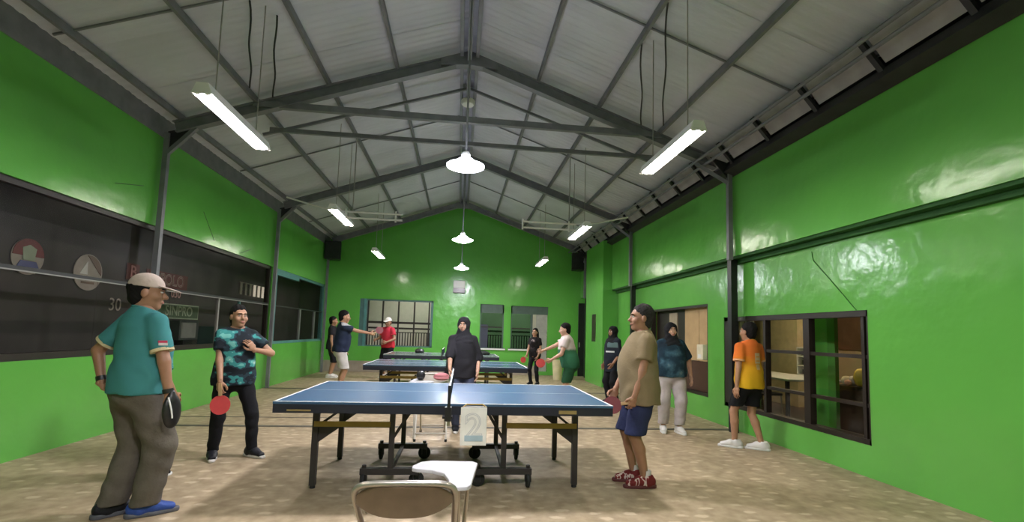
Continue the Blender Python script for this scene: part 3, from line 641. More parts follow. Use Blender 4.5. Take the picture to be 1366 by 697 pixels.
t1 = tt_table((-.052, 4.668, 0), -.005, 'large blue table tennis table in the foreground with the number plate', TOP1)
tt_table((-.18, 8.78, 0), 0, 'second dark blue table tennis table behind the woman in the black headscarf', TOP2)
tt_table((-.38, 12.15, 0), 0, 'farthest grey-green table tennis table below the back window', TOP3)
for x, s, lab in ((.98, 1, 'maker'), (-1.17, -1, 'strip')):
    MB().box((x-.075 if s > 0 else x-.09, -.7675, .688), (x+.075 if s > 0 else x+.09, -.7605, .716 if s > 0 else .70)).build('gold_plate', mat('faded_gold', (.30, .22, .08, 1), .5), t1)
# number plate hung below the net post
t = thing('number_plate', 'white plate with the numeral 2 hanging from the blue table', 'sign', (.145, 3.86, .59))
MB().box((-.105, -.006, -.15), (.105, .006, .15)).build('plate', mat('plate_white', (.86, .84, .80, 1), .5), t, False, .004)
MB().tube([(-.09, 0, .15), (-.06, .03, .17), (.07, .03, .17), (.1, 0, .15)], .006, 6).build('hanger', GOLD, t, True)
MB().box((-.085, .0, .15), (.1, .035, .158)).build('rail', PIPE, t)
FX = Matrix(((1, 0, 0, 0), (0, 0, -1, 0), (0, 1, 0, 0), (0, 0, 0, 1)))
GP = mat('grey_outline_print', (.56, .56, .58, 1), .6)
for i, (off, m) in enumerate(((.012, GP), (.007, MATS['plate_white']), (.002, GP), (-.003, MATS['plate_white']))):
    text_mesh('2', .27, m, 'numeral' if i == 0 else 'numeral_inline', t, Matrix.Translation((0, -.0065-.0006*i, -.01)) @ FX, .0003, off)
MB().box((-.07, -.0105, -.115), (.075, -.0092, -.07)).build('blue_foot', mat('pale_blue_print', (.40, .52, .60, 1), .6), t)

# ================================================================== folding chairs with writing tablets
def fold_chair(loc, rz, label, tube_m, back_m):
    t = thing('folding_chair', label, 'chair', loc, rz, 'folding tablet chairs')
    wx = .188; yb = 0.0
    # main hoop: front feet -> seat -> over the back -> front feet
    def hoop(s): return [(s*wx, .50, .0), (s*wx, .33, .40), (s*wx, .22, .52), (s*wx, .03, .70)]
    arc = []
    for k in range(13):
        a = PI-PI*k/12; arc.append((wx*math.copysign(abs(math.cos(a))**.35, math.cos(a)), .0+.02*math.sin(a)**2*-1, .70+.075*math.sin(a)**.5 if math.sin(a) > 0 else .70))
    MB().tube(hoop(-1)+arc[1:-1]+hoop(1)[::-1], .0125, 10).build('back_hoop', tube_m, t, True)
    for s in (-1, 1):
        MB().tube([(s*(wx-.03), .36, .44), (s*(wx-.03), .10, .30), (s*(wx-.03), -.06, 0)], .0115, 8).build('rear_leg', tube_m, t, True)
        MB().tube([(s*wx, .50, 0), (s*wx, .50, .03)], .016, 8).build('foot_cap', RUBBER, t); MB().tube([(s*(wx-.03), -.06, 0), (s*(wx-.03), -.06, .03)], .016, 8).build('foot_cap', RUBBER, t)
    MB().tube([(-wx, .47, .09), (wx, .47, .09)], .009, 8).build('front_stretcher', tube_m, t, True); MB().tube([(-wx+.03, -.04, .09), (wx-.03, -.04, .09)], .009, 8).build('rear_stretcher', tube_m, t, True)
    # pressed backrest: curved panel with a sagging lower edge
    mb = MB(); N = 16; vs = []; fs = []
    for i in range(N+1):
        u = -1+2*i/N; x = u*(wx-.010); yy = -.008-.030*(1-u*u)
        top = .765-.012*abs(u)**6*3; bot = .655+.045*abs(u)**3; 
        vs += [(x, yy, top), (x, yy+.004, (top+bot)/2), (x, yy, bot), (x, yy+.014, bot), (x, yy+.018, (top+bot)/2), (x, yy+.014, top)]
    for i in range(N):
        for k in range(6):
            a = i*6+k; b = i*6+(k+1) % 6; fs.append((a, b, b+6, a+6))
    fs += [(0, 1, 2, 3, 4, 5), tuple(N*6+k for k in range(6))[::-1]]
    mb.add(vs, fs).build('backrest', back_m, t, True)
    pts = []
    for k in range(20):
        a = 2*PI*k/20; pts.append((.175*math.copysign(abs(math.cos(a))**.5, math.cos(a)), .22+.19*math.copysign(abs(math.sin(a))**.5, math.sin(a))))
    MB().prism(pts, .435, .46, axis=2).build('seat', back_m, t, False, .006)
    # writing tablet on the right
    out = [(-.012, .43), (.02, .49), (.07, .515), (.27, .50), (.292, .47), (.252, .15), (.235, .122), (.19, .112), (.166, .125), (.158, .22), (.135, .31), (.08, .355), (.01, .375), (-.012, .39)]
    tb = MB().prism(out, .700, .718, axis=2).build('writing_tablet', mat('tablet_laminate', (.46, .445, .46, 1), .65, var=.03), t, False, .004)
    MB().tube([(.20, .17, .70), (.205, .20, .52), (wx+.005, .26, .46)], .010, 8).build('tablet_arm', tube_m, t, True)
    MB().tube([(.24, .2, .70), (.225, .30, .40), (.205, .44, .02)], .009, 8).build('tablet_leg', tube_m, t, True)
    return t
fold_chair((-.178, 1.86, 0), 0, 'brown steel folding chair with a white writing tablet in the foreground', CHROME, BROWNV)
c2 = fold_chair((-.30, 6.42, 0), PI, 'pale folding chair behind the blue table below the woman in black', mat('pale_tube', (.6, .55, .48, 1), .4, .2), mat('pale_seat', (.55, .5, .43, 1), .5))
o = lump((-.20, 6.12, .718), (.10, .09, .05), mat('pink_pouch', (.45, .16, .17, 1), .7), 'pouch', 'pink pouch on the tablet of the pale folding chair', 'pouch', 4)
o = lump((-.46, 6.10, .718), (.06, .08, .06), BLACK, 'pouch', 'black pouch on the tablet left of the pink one', 'pouch', 5)
# bin beside the back right corner, small things on the far table
t = thing('waste_bin', 'cream plastic bin standing behind the player in green', 'bin', (2.96, 13.9, 0))
MB().lathe([(.0, .0), (.125, 0), (.165, .56), (.175, .57), (.175, .59), (.155, .59), (.12, .03), (0, .03)], 22).build('body', mat('cream_plastic', (.75, .66, .42, 1), .5), t, True); MB().tube([(-.17, 0, .55), (-.12, .0, .70), (.12, 0, .70), (.17, 0, .55)], .006, 6).build('handle', PIPE, t, True)
t = thing('ball_bag', 'small dark bag lying on the left half of the far table', 'bag', (-1.0, 12.5, .7615)); MB().lathe([(0, 0), (.11, .0), (.13, .05), (.09, .1), (.0, .11)], 14).build('body', BLACK, t, True); MB().tube([(-.08, 0, .08), (0, 0, .15), (.08, 0, .08)], .01, 6).build('strap', STEELD, t, True)
t = thing('ball_bag', 'flat dark bag lying on the right half of the far table', 'bag', (.62, 12.45, .7615)); MB().lathe([(0, 0), (.20, .0), (.22, .04), (.15, .08), (.0, .09)], 14).build('body', BLACK, t, True); MB().tube([(-.12, 0, .07), (0, 0, .12), (.12, 0, .07)], .01, 6).build('strap', STEELD, t, True)
# ================================================================== people: implicit surfaces meshed with surface nets
def nets(f, lo, h):
    """vertices and quads of the zero level of f on a regular grid"""
    ins = f < 0
    nx, ny, nz = f.shape
    cnt = np.zeros((nx-1, ny-1, nz-1), np.int8)
    for dx in (0, 1):
        for dy in (0, 1):
            for dz in (0, 1): cnt += ins[dx:nx-1+dx, dy:ny-1+dy, dz:nz-1+dz]
    act = (cnt > 0) & (cnt < 8)
    I, J, K = np.nonzero(act); n = len(I)
    idx = -np.ones(act.shape, np.int64); idx[I, J, K] = np.arange(n)
    acc = np.zeros((n, 3)); num = np.zeros(n)
    cor = [(a, b, c) for a in (0, 1) for b in (0, 1) for c in (0, 1)]
    val = {c: f[I+c[0], J+c[1], K+c[2]] for c in cor}
    for c in cor:
        for ax in range(3):
            if c[ax]: continue
            d = list(c); d[ax] = 1; d = tuple(d)
            a, b = val[c], val[d]; m = (a < 0) != (b < 0)
            if not m.any(): continue
            t = a[m]/(a[m]-b[m]); p = np.tile(np.array(c, float), (m.sum(), 1)); p[:, ax] = t
            acc[m] += p; num[m] += 1
    V = (np.stack([I, J, K], 1)+acc/num[:, None])*h+lo
    Q = []
    for ax in range(3):
        s0 = [slice(None)]*3; s1 = [slice(None)]*3; s0[ax] = slice(0, -1); s1[ax] = slice(1, None)
        a = ins[tuple(s0)]; b = ins[tuple(s1)]
        o = [k for k in range(3) if k != ax]
        E = np.argwhere(a != b); fl = a[tuple(E.T)]
        ok = (E[:, o[0]] > 0) & (E[:, o[1]] > 0) & (E[:, o[0]] < f.shape[o[0]]-1) & (E[:, o[1]] < f.shape[o[1]]-1); E = E[ok]; fl = fl[ok]
        q = []
        for d0, d1 in ((1, 1), (0, 1), (0, 0), (1, 0)):
            e = E.copy(); e[:, o[0]] -= d0; e[:, o[1]] -= d1; q.append(idx[tuple(e.T)])
        q = np.stack(q, 1); q = q[(q >= 0).all(1)] if (q < 0).any() else q
        if len(q) == len(fl):
            w = fl if ax != 1 else ~fl
            q[~w] = q[~w][:, ::-1]
        Q.append(q)
    return V, np.concatenate(Q)
class Field:
    def __init__(s, h): s.h = h; s.ops = []; s.lo = np.full(3, 1e9); s.hi = -np.full(3, 1e9)
    def _p(s, fn, lo, hi, k, mode='u'):
        lo = np.array(lo, float); hi = np.array(hi, float)
        if mode == 'u': s.lo = np.minimum(s.lo, lo); s.hi = np.maximum(s.hi, hi)
        s.ops.append((fn, lo, hi, k, mode)); return s
    def cone(s, a, b, ra, rb, k=.015, mode='u', clip=None):
        a = np.array(a, float); b = np.array(b, float); ab = b-a; L2 = max(ab@ab, 1e-9); R = max(ra, rb)
        def fn(X, Y, Z):
            t = np.clip(((X-a[0])*ab[0]+(Y-a[1])*ab[1]+(Z-a[2])*ab[2])/L2, 0, 1)
            dd = np.sqrt((X-a[0]-t*ab[0])**2+(Y-a[1]-t*ab[1])**2+(Z-a[2]-t*ab[2])**2)-(ra+(rb-ra)*t)
            if clip is not None: dd = np.maximum(dd, (X-clip[0][0])*clip[1][0]+(Y-clip[0][1])*clip[1][1]+(Z-clip[0][2])*clip[1][2])
            return dd
        return s._p(fn, np.minimum(a, b)-R, np.maximum(a, b)+R, k, mode)
    def loft(s, a, b, wa, wb, right, k=.015, mode='u', flat=False):
        """cone of elliptical section: wa, wb = (half width along right, half depth)"""
        a = np.array(a, float); b = np.array(b, float); ab = b-a; Ln = np.sqrt(ab@ab); d = ab/Ln
        r = np.array(right, float); r -= d*(r@d); r /= np.sqrt(r@r); q = np.cross(d, r); R = max(*wa, *wb)
        def fn(X, Y, Z):
            x, y, z = X-a[0], Y-a[1], Z-a[2]
            ax = x*d[0]+y*d[1]+z*d[2]; t = np.clip(ax/Ln, 0, 1); e = ax-t*Ln
            u = x*r[0]+y*r[1]+z*r[2]; v = x*q[0]+y*q[1]+z*q[2]
            wx = wa[0]+(wb[0]-wa[0])*t; wy = wa[1]+(wb[1]-wa[1])*t; mn = np.minimum(wx, wy)
            dd = (np.sqrt((u/wx)**2+(v/wy)**2+(e/mn)**2)-1)*mn
            return dd
        return s._p(fn, np.minimum(a, b)-R, np.maximum(a, b)+R, k, mode)
    def ell(s, c, r, k=.015, mode='u', rot=None):
        c = np.array(c, float); r = np.array(r, float); R = r.max()
        A = np.eye(3) if rot is None else np.array(rot)
        def fn(X, Y, Z):
            x, y, z = X-c[0], Y-c[1], Z-c[2]
            u = (x*A[0, 0]+y*A[1, 0]+z*A[2, 0])/r[0]; v = (x*A[0, 1]+y*A[1, 1]+z*A[2, 1])/r[1]; w = (x*A[0, 2]+y*A[1, 2]+z*A[2, 2])/r[2]
            k0 = np.sqrt(u*u+v*v+w*w)+1e-9; k1 = np.sqrt((u/r[0])**2+(v/r[1])**2+(w/r[2])**2)+1e-9
            return k0*(k0-1)/k1
        return s._p(fn, c-R, c+R, k, mode)
    def cut(s, p, n, lo=None, hi=None, k=.004):
        """keep only the side of the plane that n points to (inside the given box)"""
        p = np.array(p, float); n = np.array(n, float); n /= np.sqrt(n@n)
        s.ops.append((lambda X, Y, Z: -((X-p[0])*n[0]+(Y-p[1])*n[1]+(Z-p[2])*n[2]), lo, hi, k, 'i')); return s
    def warp(s, fn): s.ops.append((fn, None, None, 0, 'w')); return s
    def mesh(s):
        h = s.h; m = 3*h+.03; lo = s.lo-m; n = np.ceil((s.hi+m-lo)/h).astype(int)+1
        ax = [lo[k]+h*np.arange(n[k]) for k in range(3)]
        f = np.full(n, .12)
        for fn, l, hh, k, mode in s.ops:
            if l is None: sl = (slice(None),)*3
            else:
                mg = .05+k if mode != 'i' else 0
                i0 = np.clip(np.floor((np.array(l)-mg-lo)/h).astype(int), 0, n-1); i1 = np.clip(np.ceil((np.array(hh)+mg-lo)/h).astype(int)+1, 1, n)
                sl = tuple(slice(a, b) for a, b in zip(i0, i1))
            X = ax[0][sl[0]][:, None, None]; Y = ax[1][sl[1]][None, :, None]; Z = ax[2][sl[2]][None, None, :]
            d = fn(X, Y, Z); g = f[sl]
            if mode == 'w': f[sl] = g+d
            elif mode == 'u':
                q = np.maximum(k-np.abs(g-d), 0)/max(k, 1e-6); f[sl] = np.minimum(g, d)-q*q*k*.25
            elif mode == 'i':
                q = np.maximum(k-np.abs(g-d), 0)/max(k, 1e-6); f[sl] = np.maximum(g, d)+q*q*k*.25
            elif mode == 's':
                d = -d; q = np.maximum(k-np.abs(g-d), 0)/max(k, 1e-6); f[sl] = np.maximum(g, d)+q*q*k*.25
        return nets(f, lo, h)
def put(name, parts, m, parent):
    """parts = list of (V, Q): one mesh object"""
    Vs = []; Qs = []; n = 0
    for V, Q in parts: Vs.append(V); Qs.append(Q+n); n += len(V)
    V = np.concatenate(Vs); Q = np.concatenate(Qs)
    me = bpy.data.meshes.new(name); me.from_pydata(V.tolist(), [], Q.tolist()); me.materials.append(m)
    me.polygons.foreach_set('use_smooth', [True]*len(me.polygons)); me.validate(); me.update()
    o = bpy.data.objects.new(name, me); C.objects.link(o); o.parent = parent; return o
def ik(a, c, l1, l2, hint):
    a = np.array(a, float); c = np.array(c, float); d = c-a; L = np.sqrt(d@d); mx = (l1+l2)*.998
    if L > mx: c = a+d*mx/L; d = c-a; L = mx
    u = d/L; x = (l1*l1-l2*l2+L*L)/(2*L); y = math.sqrt(max(l1*l1-x*x, 0))
    hnt = np.array(hint, float); hnt = hnt-u*(hnt@u); hnt /= np.sqrt(hnt@hnt)+1e-9
    return a+u*x+hnt*y, c
def frameZ(a): c, s = math.cos(a), math.sin(a); return np.array([[c, -s, 0], [s, c, 0], [0, 0, 1]])
def frameX(a): c, s = math.cos(a), math.sin(a); return np.array([[1, 0, 0], [0, c, -s], [0, s, c]])
def hand_mesh(w, d, n, side, curl, sc, h):
    """w wrist, d finger direction, n palm normal, side +1 when the thumb is towards cross(d, n)"""
    d = np.array(d, float); d /= np.sqrt(d@d); n = np.array(n, float); n -= d*(n@d); n /= np.sqrt(n@n); x = np.cross(d, n)*side
    P = lambda u, v, q: w+(x*u+d*v+n*q)*sc
    F_ = Field(h)
    F_.loft(P(0, -.02, 0), P(0, .035, 0), (.026*sc, .020*sc), (.034*sc, .016*sc), x, .012)
    F_.loft(P(0, .03, 0), P(-.002, .082, .002), (.035*sc, .015*sc), (.038*sc, .013*sc), x, .012)
    for i, (u, ln, dv) in enumerate(((.030, .068, .0), (.010, .076, .004), (-.011, .071, .002), (-.031, .056, -.006))):
        p = P(u, .084+dv, .0); a = curl*.55+.05*i; r = .0088-.0005*i
        for k, fr in enumerate((.42, .33, .25)):
            a += curl*(.55 if k else .0); dirv = d*math.cos(a)+n*math.sin(a)+x*(u*1.2 if k == 0 else 0)
            q = p+dirv*ln*fr*sc; F_.cone(p, q, r*sc, (r-.0008)*sc, .003); p = q; r -= .0007
    p = P(.030, .022, .006); a = .75
    for k, ln in enumerate((.034, .030, .024)):
        dirv = x*math.sin(a)+d*math.cos(a)+n*(.25+.35*curl*(k > 0)); dirv /= np.sqrt(dirv@dirv)
        q = p+dirv*ln*sc; F_.cone(p, q, (.0125-.001*k)*sc, (.0115-.0015*k)*sc, .006); p = q; a -= .3+.25*curl
    return F_.mesh()
SKIN = [mat('skin_tan', (.42, .22, .13, 1), .5, var=.06, scale=20), mat('skin_brown', (.33, .165, .095, 1), .5, var=.06, scale=20), mat('skin_light', (.55, .32, .22, 1), .5, var=.06, scale=20)]
HAIR = mat('black_hair', (.008, .007, .007, 1), .75, var=.3, scale=60, spec=.15); HAIRG = mat('greying_hair', (.03, .027, .025, 1), .75, var=.4, scale=60, spec=.15)
EYEW = mat('eye_white', (.7, .68, .65, 1), .3); LIPS = mat('lips', (.38, .13, .10, 1), .5)
def fabric(name, col, rough=.88, var=.12): return mat(name, col, rough, var=var, scale=12, spec=.25, bump=.15, bscale=55)

def person(label, loc, rz, H, skin=0, build=1.0, belly=0.0, lean=0.0, feet=((-.1, 0, .1), (.1, 0, -.1)), hips=(0, 0), hands=None, elbows=None,
           head=(0, 0), curl=(.35, .35), palm=None, res=1.0, shirt=None, sleeve=.55, hem=.46, shirt_loose=.02, collar=None, pants=None, pants_len=.06, pants_loose=.02,
           shoes=None, sole=None, shoe_pitch=(0, 0), hair=None, hairstyle='short', hijab=None, cap=None, name='person', female=False, socks=None, hdir=(None, None), sleeve_cuff=None, knees=None):
    t = thing(name, label, 'person', loc, rz)
    s = H/1.7; b = build; h = .0115*res*s
    # ---- skeleton (local: facing +Y, right hand towards +X)
    pel = np.array([hips[0], hips[1], .525*H]); ax = np.array([0, math.sin(lean), math.cos(lean)])
    nb = pel+ax*(.315*H)                                    # base of the neck
    sw = (.090 if female else .100)*H
    sh = [nb+np.array([sx*sw, 0, 0])-ax*.044*H for sx in (-1, 1)]
    hp = [pel+np.array([sx*.056*H*b**.5, 0, -.015*H]) for sx in (-1, 1)]
    an = [np.array([fx, fy, .048*H+max(0, shoe_pitch[i])*.10]) for i, (fx, fy, fa) in enumerate(feet)]
    kn = []
    for i in (0, 1):
        fa = feet[i][2]; hint = (-math.sin(fa), math.cos(fa), 0) if knees is None else knees[i]
        k_, an[i] = ik(hp[i], an[i], .240*H, .236*H, hint); kn.append(k_)
    ul, fl = .170*H, .145*H
    dflt = [sh[i]+np.array([(-1, 1)[i]*.08*H, .03, -.30*H]) for i in (0, 1)]
    hd = [np.array(hands[i], float) if hands and hands[i] is not None else dflt[i] for i in (0, 1)]
    el = []; wr = []
    for i in (0, 1):
        hint = elbows[i] if elbows and elbows[i] is not None else ((-1, 1)[i]*.5, -1, 0)
        e_, w_ = ik(sh[i], hd[i], ul, fl, hint); el.append(e_); wr.append(w_)
    R_ = np.array([1, 0, 0.])
    # ---- torso sections: distance along the spine, half width, half depth, forward shift
    bw = b*s
    sec = [(-.05, .150*bw, .105*bw, .0), (.0, .160*bw, .115*bw, -.005), (.10*H, .140*bw, (.100+belly*.35)*bw, .012+belly*.25), (.15*H, .143*bw, (.102+belly*.3)*bw, .012+belly*.22),
           (.21*H, .152*bw, .108*bw+belly*.1, .01+belly*.06), (.255*H, .142*s*b**.5, .098*bw, .0), (.292*H, .105*s, .070*s, -.006), (.315*H, .065*s, .058*s, -.006)]
    if female: sec[4] = (.215*H, .142*bw, .122*bw, .022); sec[1] = (.0, .168*bw, .118*bw, -.01)
    pt = lambda q: pel+ax*q[0]+np.array([0, q[3], 0])
    # ---- body
    B_ = Field(h)
    for a, c in zip(sec[:-1], sec[1:]): B_.loft(pt(a), pt(c), (a[1], a[2]), (c[1], c[2]), R_, .03)
    lb = b**.5
    for i in (0, 1):
        B_.cone(sh[i], el[i], .046*s*lb, .037*s*lb, .03); B_.cone(el[i], wr[i], .038*s*lb, .025*s, .012)
        B_.cone(hp[i], kn[i], .080*s*b, .052*s*lb, .03); m_ = kn[i]*.68+an[i]*.32; m_ = m_+np.array([0, -.012, 0])
        B_.cone(kn[i], m_, .051*s*lb, .053*s*lb, .015); B_.cone(m_, an[i], .052*s*lb, .034*s, .015)
        fa = feet[i][2]; dv = np.array([-math.sin(fa), math.cos(fa), 0]); B_.cone(an[i]-[0, 0, .015], an[i]+dv*.11*s-[0, 0, .03*s], .034*s, .026*s, .02)
    # ---- head (own frame, then placed)
    hy, hp_ = head; Rm = frameZ(hy) @ frameX(hp_)
    hc = nb+ax*.012*H+np.array([0, .014*s, .112*s]); s_h = s*1.06
    g = .006*res*s
    Hd = Field(g); q = s_h
    Hd.ell((0, -.012*q, .030*q), (.073*q, .093*q, .086*q)); Hd.ell((0, .022*q, -.040*q), (.057*q, .066*q, .074*q), .03*q); Hd.ell((0, .055*q, -.092*q), (.028*q, .026*q, .022*q), .02*q)
    Hd.cone((0, .082*q, .012*q), (0, .104*q, -.024*q), .008*q, .0145*q, .012*q); Hd.ell((0, .088*q, -.028*q), (.018*q, .012*q, .009*q), .008*q)
    Hd.ell((0, .076*q, .030*q), (.05*q, .018*q, .010*q), .012*q); Hd.ell((0, .083*q, -.058*q), (.024*q, .012*q, .010*q), .008*q)
    for sx in (-1, 1):
        Hd.ell((sx*.074*q, -.008*q, -.008*q), (.011*q, .021*q, .031*q), .006*q)
        Hd.ell((sx*.030*q, .094*q, .010*q), (.017*q, .012*q, .010*q), .010*q, 's'); Hd.ell((sx*.042*q, .058*q, -.025*q), (.022*q, .024*q, .024*q), .02*q)
    Hd.cone((0, -.012*q, -.06*q), (0, -.026*q, -.16*q), .052*q*lb, .056*q*lb, .025*q)
    HV, HQ = Hd.mesh(); T_ = lambda V: V @ Rm.T+hc
    parts = [B_.mesh(), (T_(HV), HQ)]
    # ---- hands
    for i in (0, 1):
        d = (wr[i]-el[i]) if hdir[i] is None else np.array(hdir[i], float); sd = (-1, 1)[i]
        pn = np.array(palm[i], float) if palm and palm[i] is not None else np.array([-sd, .15, .0])
        x = np.cross(d, pn); want = np.array([0, 1, .3]); side = 1 if x@want > 0 else -1
        parts.append(hand_mesh(wr[i], d, pn, side, curl[i], s, .0046*res*s))
    put('body', parts, SKIN[skin], t)
    # ---- face
    if not (cap and cap[0] == 'back'):
        for sx in (-1, 1):
            e = MB().lathe([(0, -.0065*q), (.008*q, -.0045*q), (.0105*q, 0), (.008*q, .0045*q), (0, .0065*q)], 10); e.v = [tuple(T_(np.array(v)+[sx*.030*q, .0795*q, .010*q])) for v in e.v]; e.build('eye', EYEW, t, True)
            e = MB().lathe([(0, -.004*q), (.0045*q, -.002*q), (.0045*q, .002*q), (0, .004*q)], 8); e.v = [tuple(T_(np.array(v)+[sx*.030*q, .088*q, .010*q])) for v in e.v]; e.build('pupil', BLACK, t, True)
            e = MB().bar((sx*.014*q, .0945*q, .031*q), (sx*.048*q, .083*q, .030*q), .006*q, .007*q); e.v = [tuple(T_(np.array(v))) for v in e.v]; e.build('eyebrow', HAIR, t)
        F_ = Field(g*.7); F_.ell((0, .0905*q, -.0555*q), (.021*q, .0065*q, .0045*q), .002*q); F_.ell((0, .0895*q, -.0635*q), (.018*q, .0065*q, .005*q), .002*q)
        V, Q = F_.mesh(); put('lips', [(T_(V), Q)], LIPS, t)
    # ---- hair, headscarf, cap
    if hair is not None:
        F_ = Field(g); F_.ell((0, -.024*q, .042*q), (.079*q, .100*q, .094*q)); 
        F_.cut((0, .066*q, .060*q), (0, -.74, .67), k=.02*q); F_.ell((0, -.05*q, -.03*q), (.066*q, .058*q, .07*q), .02*q)
        F_.warp(lambda X, Y, Z: .0022*np.sin(X*170+Z*60+Y*40)*np.sin(Z*130+Y*110)+.0025*np.sin(X*95+1)*np.sin(Y*70))
        if cap is not None: F_.cut((0, 0, .05*q), (0, 0, -1))
        if hairstyle == 'pony': F_.cone((0, -.10*q, -.01*q), (0, -.125*q, -.10*q), .032*q, .022*q, .02*q)
        if hairstyle == 'long':
            for sx in (-1, 1): F_.cone((sx*.055*q, -.03*q, .0), (sx*.075*q, -.02*q, -.26*q), .04*q, .035*q, .02*q)
            F_.loft((0, -.07*q, .0), (0, -.10*q, -.32*q), (.075*q, .04*q), (.11*q, .035*q), R_, .03*q)
        V, Q = F_.mesh(); put('hair', [(T_(V), Q)], hair, t)
    if hijab is not None:
        F_ = Field(g*1.15); F_.ell((0, -.012*q, .022*q), (.092*q, .112*q, .106*q)); F_.ell((0, .012*q, -.055*q), (.078*q, .092*q, .088*q), .03*q)
        F_.cone((0, -.01*q, -.10*q), (0, -.012*q, -.17*q), .078*q, .10*q, .04*q); F_.loft((0, -.006*q, -.17*q), (0, .03*q, -.24*q), (.125*q, .10*q), (.155*q, .115*q), R_, .04*q)
        F_.ell((0, .105*q, -.012*q), (.055*q, .075*q, .070*q), .008*q, 's')
        F_.warp(lambda X, Y, Z: .0025*np.sin(Z*75+X*40+2*np.sin(Y*30)))
        V, Q = F_.mesh(); put('headscarf', [(T_(V), Q)], hijab, t)
    if cap is not None:
        F_ = Field(g); F_.ell((0, -.014*q, .044*q), (.084*q, .104*q, .093*q)); F_.cut((0, 0, .036*q), (0, .02, 1), k=.004)
        V, Q = F_.mesh(); co = put('cap', [(T_(V), Q)], cap[1], t)
        F_ = Field(g*.8); F_.ell((0, .105*q, .040*q), (.074*q, .085*q, .0075*q), .002, rot=frameX(-.22)); F_.cut((0, .055*q, 0), (0, 1, 0), k=.004)
        V, Q = F_.mesh(); put('visor', [(T_(V), Q)], cap[1], co)
        MB_ = MB().lathe([(0, .138*q), (.009*q, .136*q), (.010*q, .131*q)], 10); MB_.v = [tuple(T_(np.array(v)+[0, -.014*q, 0])) for v in MB_.v]; MB_.build('button', cap[1], co, True)
    # ---- shirt
    if shirt is not None:
        lo_ = shirt_loose*s; F_ = Field(h*.95); hz = hem*H
        for a, c in zip(sec[1:-1], sec[2:]):
            f1 = lo_*(1 if a[0] < .2*H else .6); f2 = lo_*(1 if c[0] < .2*H else .6)
            if c is sec[-1]: f2 = .008
            F_.loft(pt(a), pt(c), (a[1]+f1, a[2]+f1), (c[1]+f2, c[2]+f2), R_, .03)
        lowp = pt(sec[1]); wl = max(sec[1][1]+lo_*1.1, sec[2][1]+lo_, (.056*H*b**.5+.085*s*b+pants_loose*.6+.012) if hem < .52 else 0); dl = max(sec[1][2]+lo_*1.2, sec[2][2]+lo_*.9, .085*s*b+pants_loose*.6+.03)
        end = np.array([lowp[0], lowp[1]+sec[1][3]+belly*.12, hz-.06]); F_.loft(end, pt(sec[2])*.6+lowp*.4, (wl*1.02, dl*1.02), (wl, dl), R_, .03)
        for i in (0, 1):
            sd = (-1, 1)[i]; dv = el[i]-sh[i]; L_ = np.sqrt(dv@dv); dv /= L_
            cp = sh[i]+dv*L_*sleeve
            F_.cone(sh[i], cp if sleeve <= 1 else el[i], .053*s*lb+lo_*.4, (.050 if sleeve <= 1 else .044)*s*lb+lo_*.7, .03, clip=(cp, dv) if sleeve <= 1 else None)
            if sleeve > 1:
                d2 = wr[i]-el[i]; e2 = el[i]+d2*(sleeve-1); F_.cone(el[i], e2, .044*s*lb+lo_*.7, .034*s+lo_*.6, .02, clip=(e2, d2/np.sqrt(d2@d2)))
        F_.cut((0, 0, hz), (0, 0, 1)); F_.cut(nb+np.array([0, .0, .016*s]), (0, -.25, -1))
        ph = loc[0]*7
        F_.warp(lambda X, Y, Z: .0035*np.sin(X*33+Z*19+ph+1.5*np.sin(Z*13+Y*9))*np.clip((1.35*s-Z)*2.2, .15, 1)+.002*np.sin(Y*41-Z*37+ph))
        so = put('shirt', [F_.mesh()], shirt, t)
        if collar is not None:
            pts = []
            for k in range(20):
                a = 2*PI*k/20; pts.append(nb+np.array([.066*s*math.cos(a), -.006+.064*s*math.sin(a), .012*s-.018*s*math.sin(a)]))
            MB().tube(pts, .010*s, 6, closed=True).build('collar', collar, so, True)
        if sleeve_cuff is not None:
            for i in (0, 1):
                dv = el[i]-sh[i]; L_ = np.sqrt(dv@dv); dv /= L_; c0 = sh[i]+dv*L_*sleeve; rr = .050*s*lb+lo_*.72
                MB().tube([c0-dv*.008, c0+dv*.012], [rr, rr], 16).build('sleeve_band', sleeve_cuff, so, True)
    # ---- trousers or shorts
    if pants is not None:
        lo_ = pants_loose*s; F_ = Field(h*.95); cz = pants_len*H
        F_.loft(pt(sec[0])-ax*.0, pt(sec[2]), (sec[0][1]+lo_*.6, sec[0][2]+lo_*.6), (sec[2][1]+.006, sec[2][2]+.006), R_, .03)
        for i in (0, 1):
            F_.cone(hp[i], kn[i], .085*s*b+lo_*.6, .056*s*lb+lo_, .035); F_.cone(kn[i], an[i]+np.array([0, 0, -.02]), .056*s*lb+lo_, .042*s*lb+lo_, .02)
        F_.cut((0, 0, cz), (0, 0, 1)); F_.cut(pel+ax*.085*H, -ax)
        ph = loc[1]*5
        F_.warp(lambda X, Y, Z: .0035*np.sin(Z*38+X*21+ph+1.3*np.sin(Y*25+Z*11)))
        put('trousers' if pants_len < .25 else 'shorts', [F_.mesh()], pants, t)
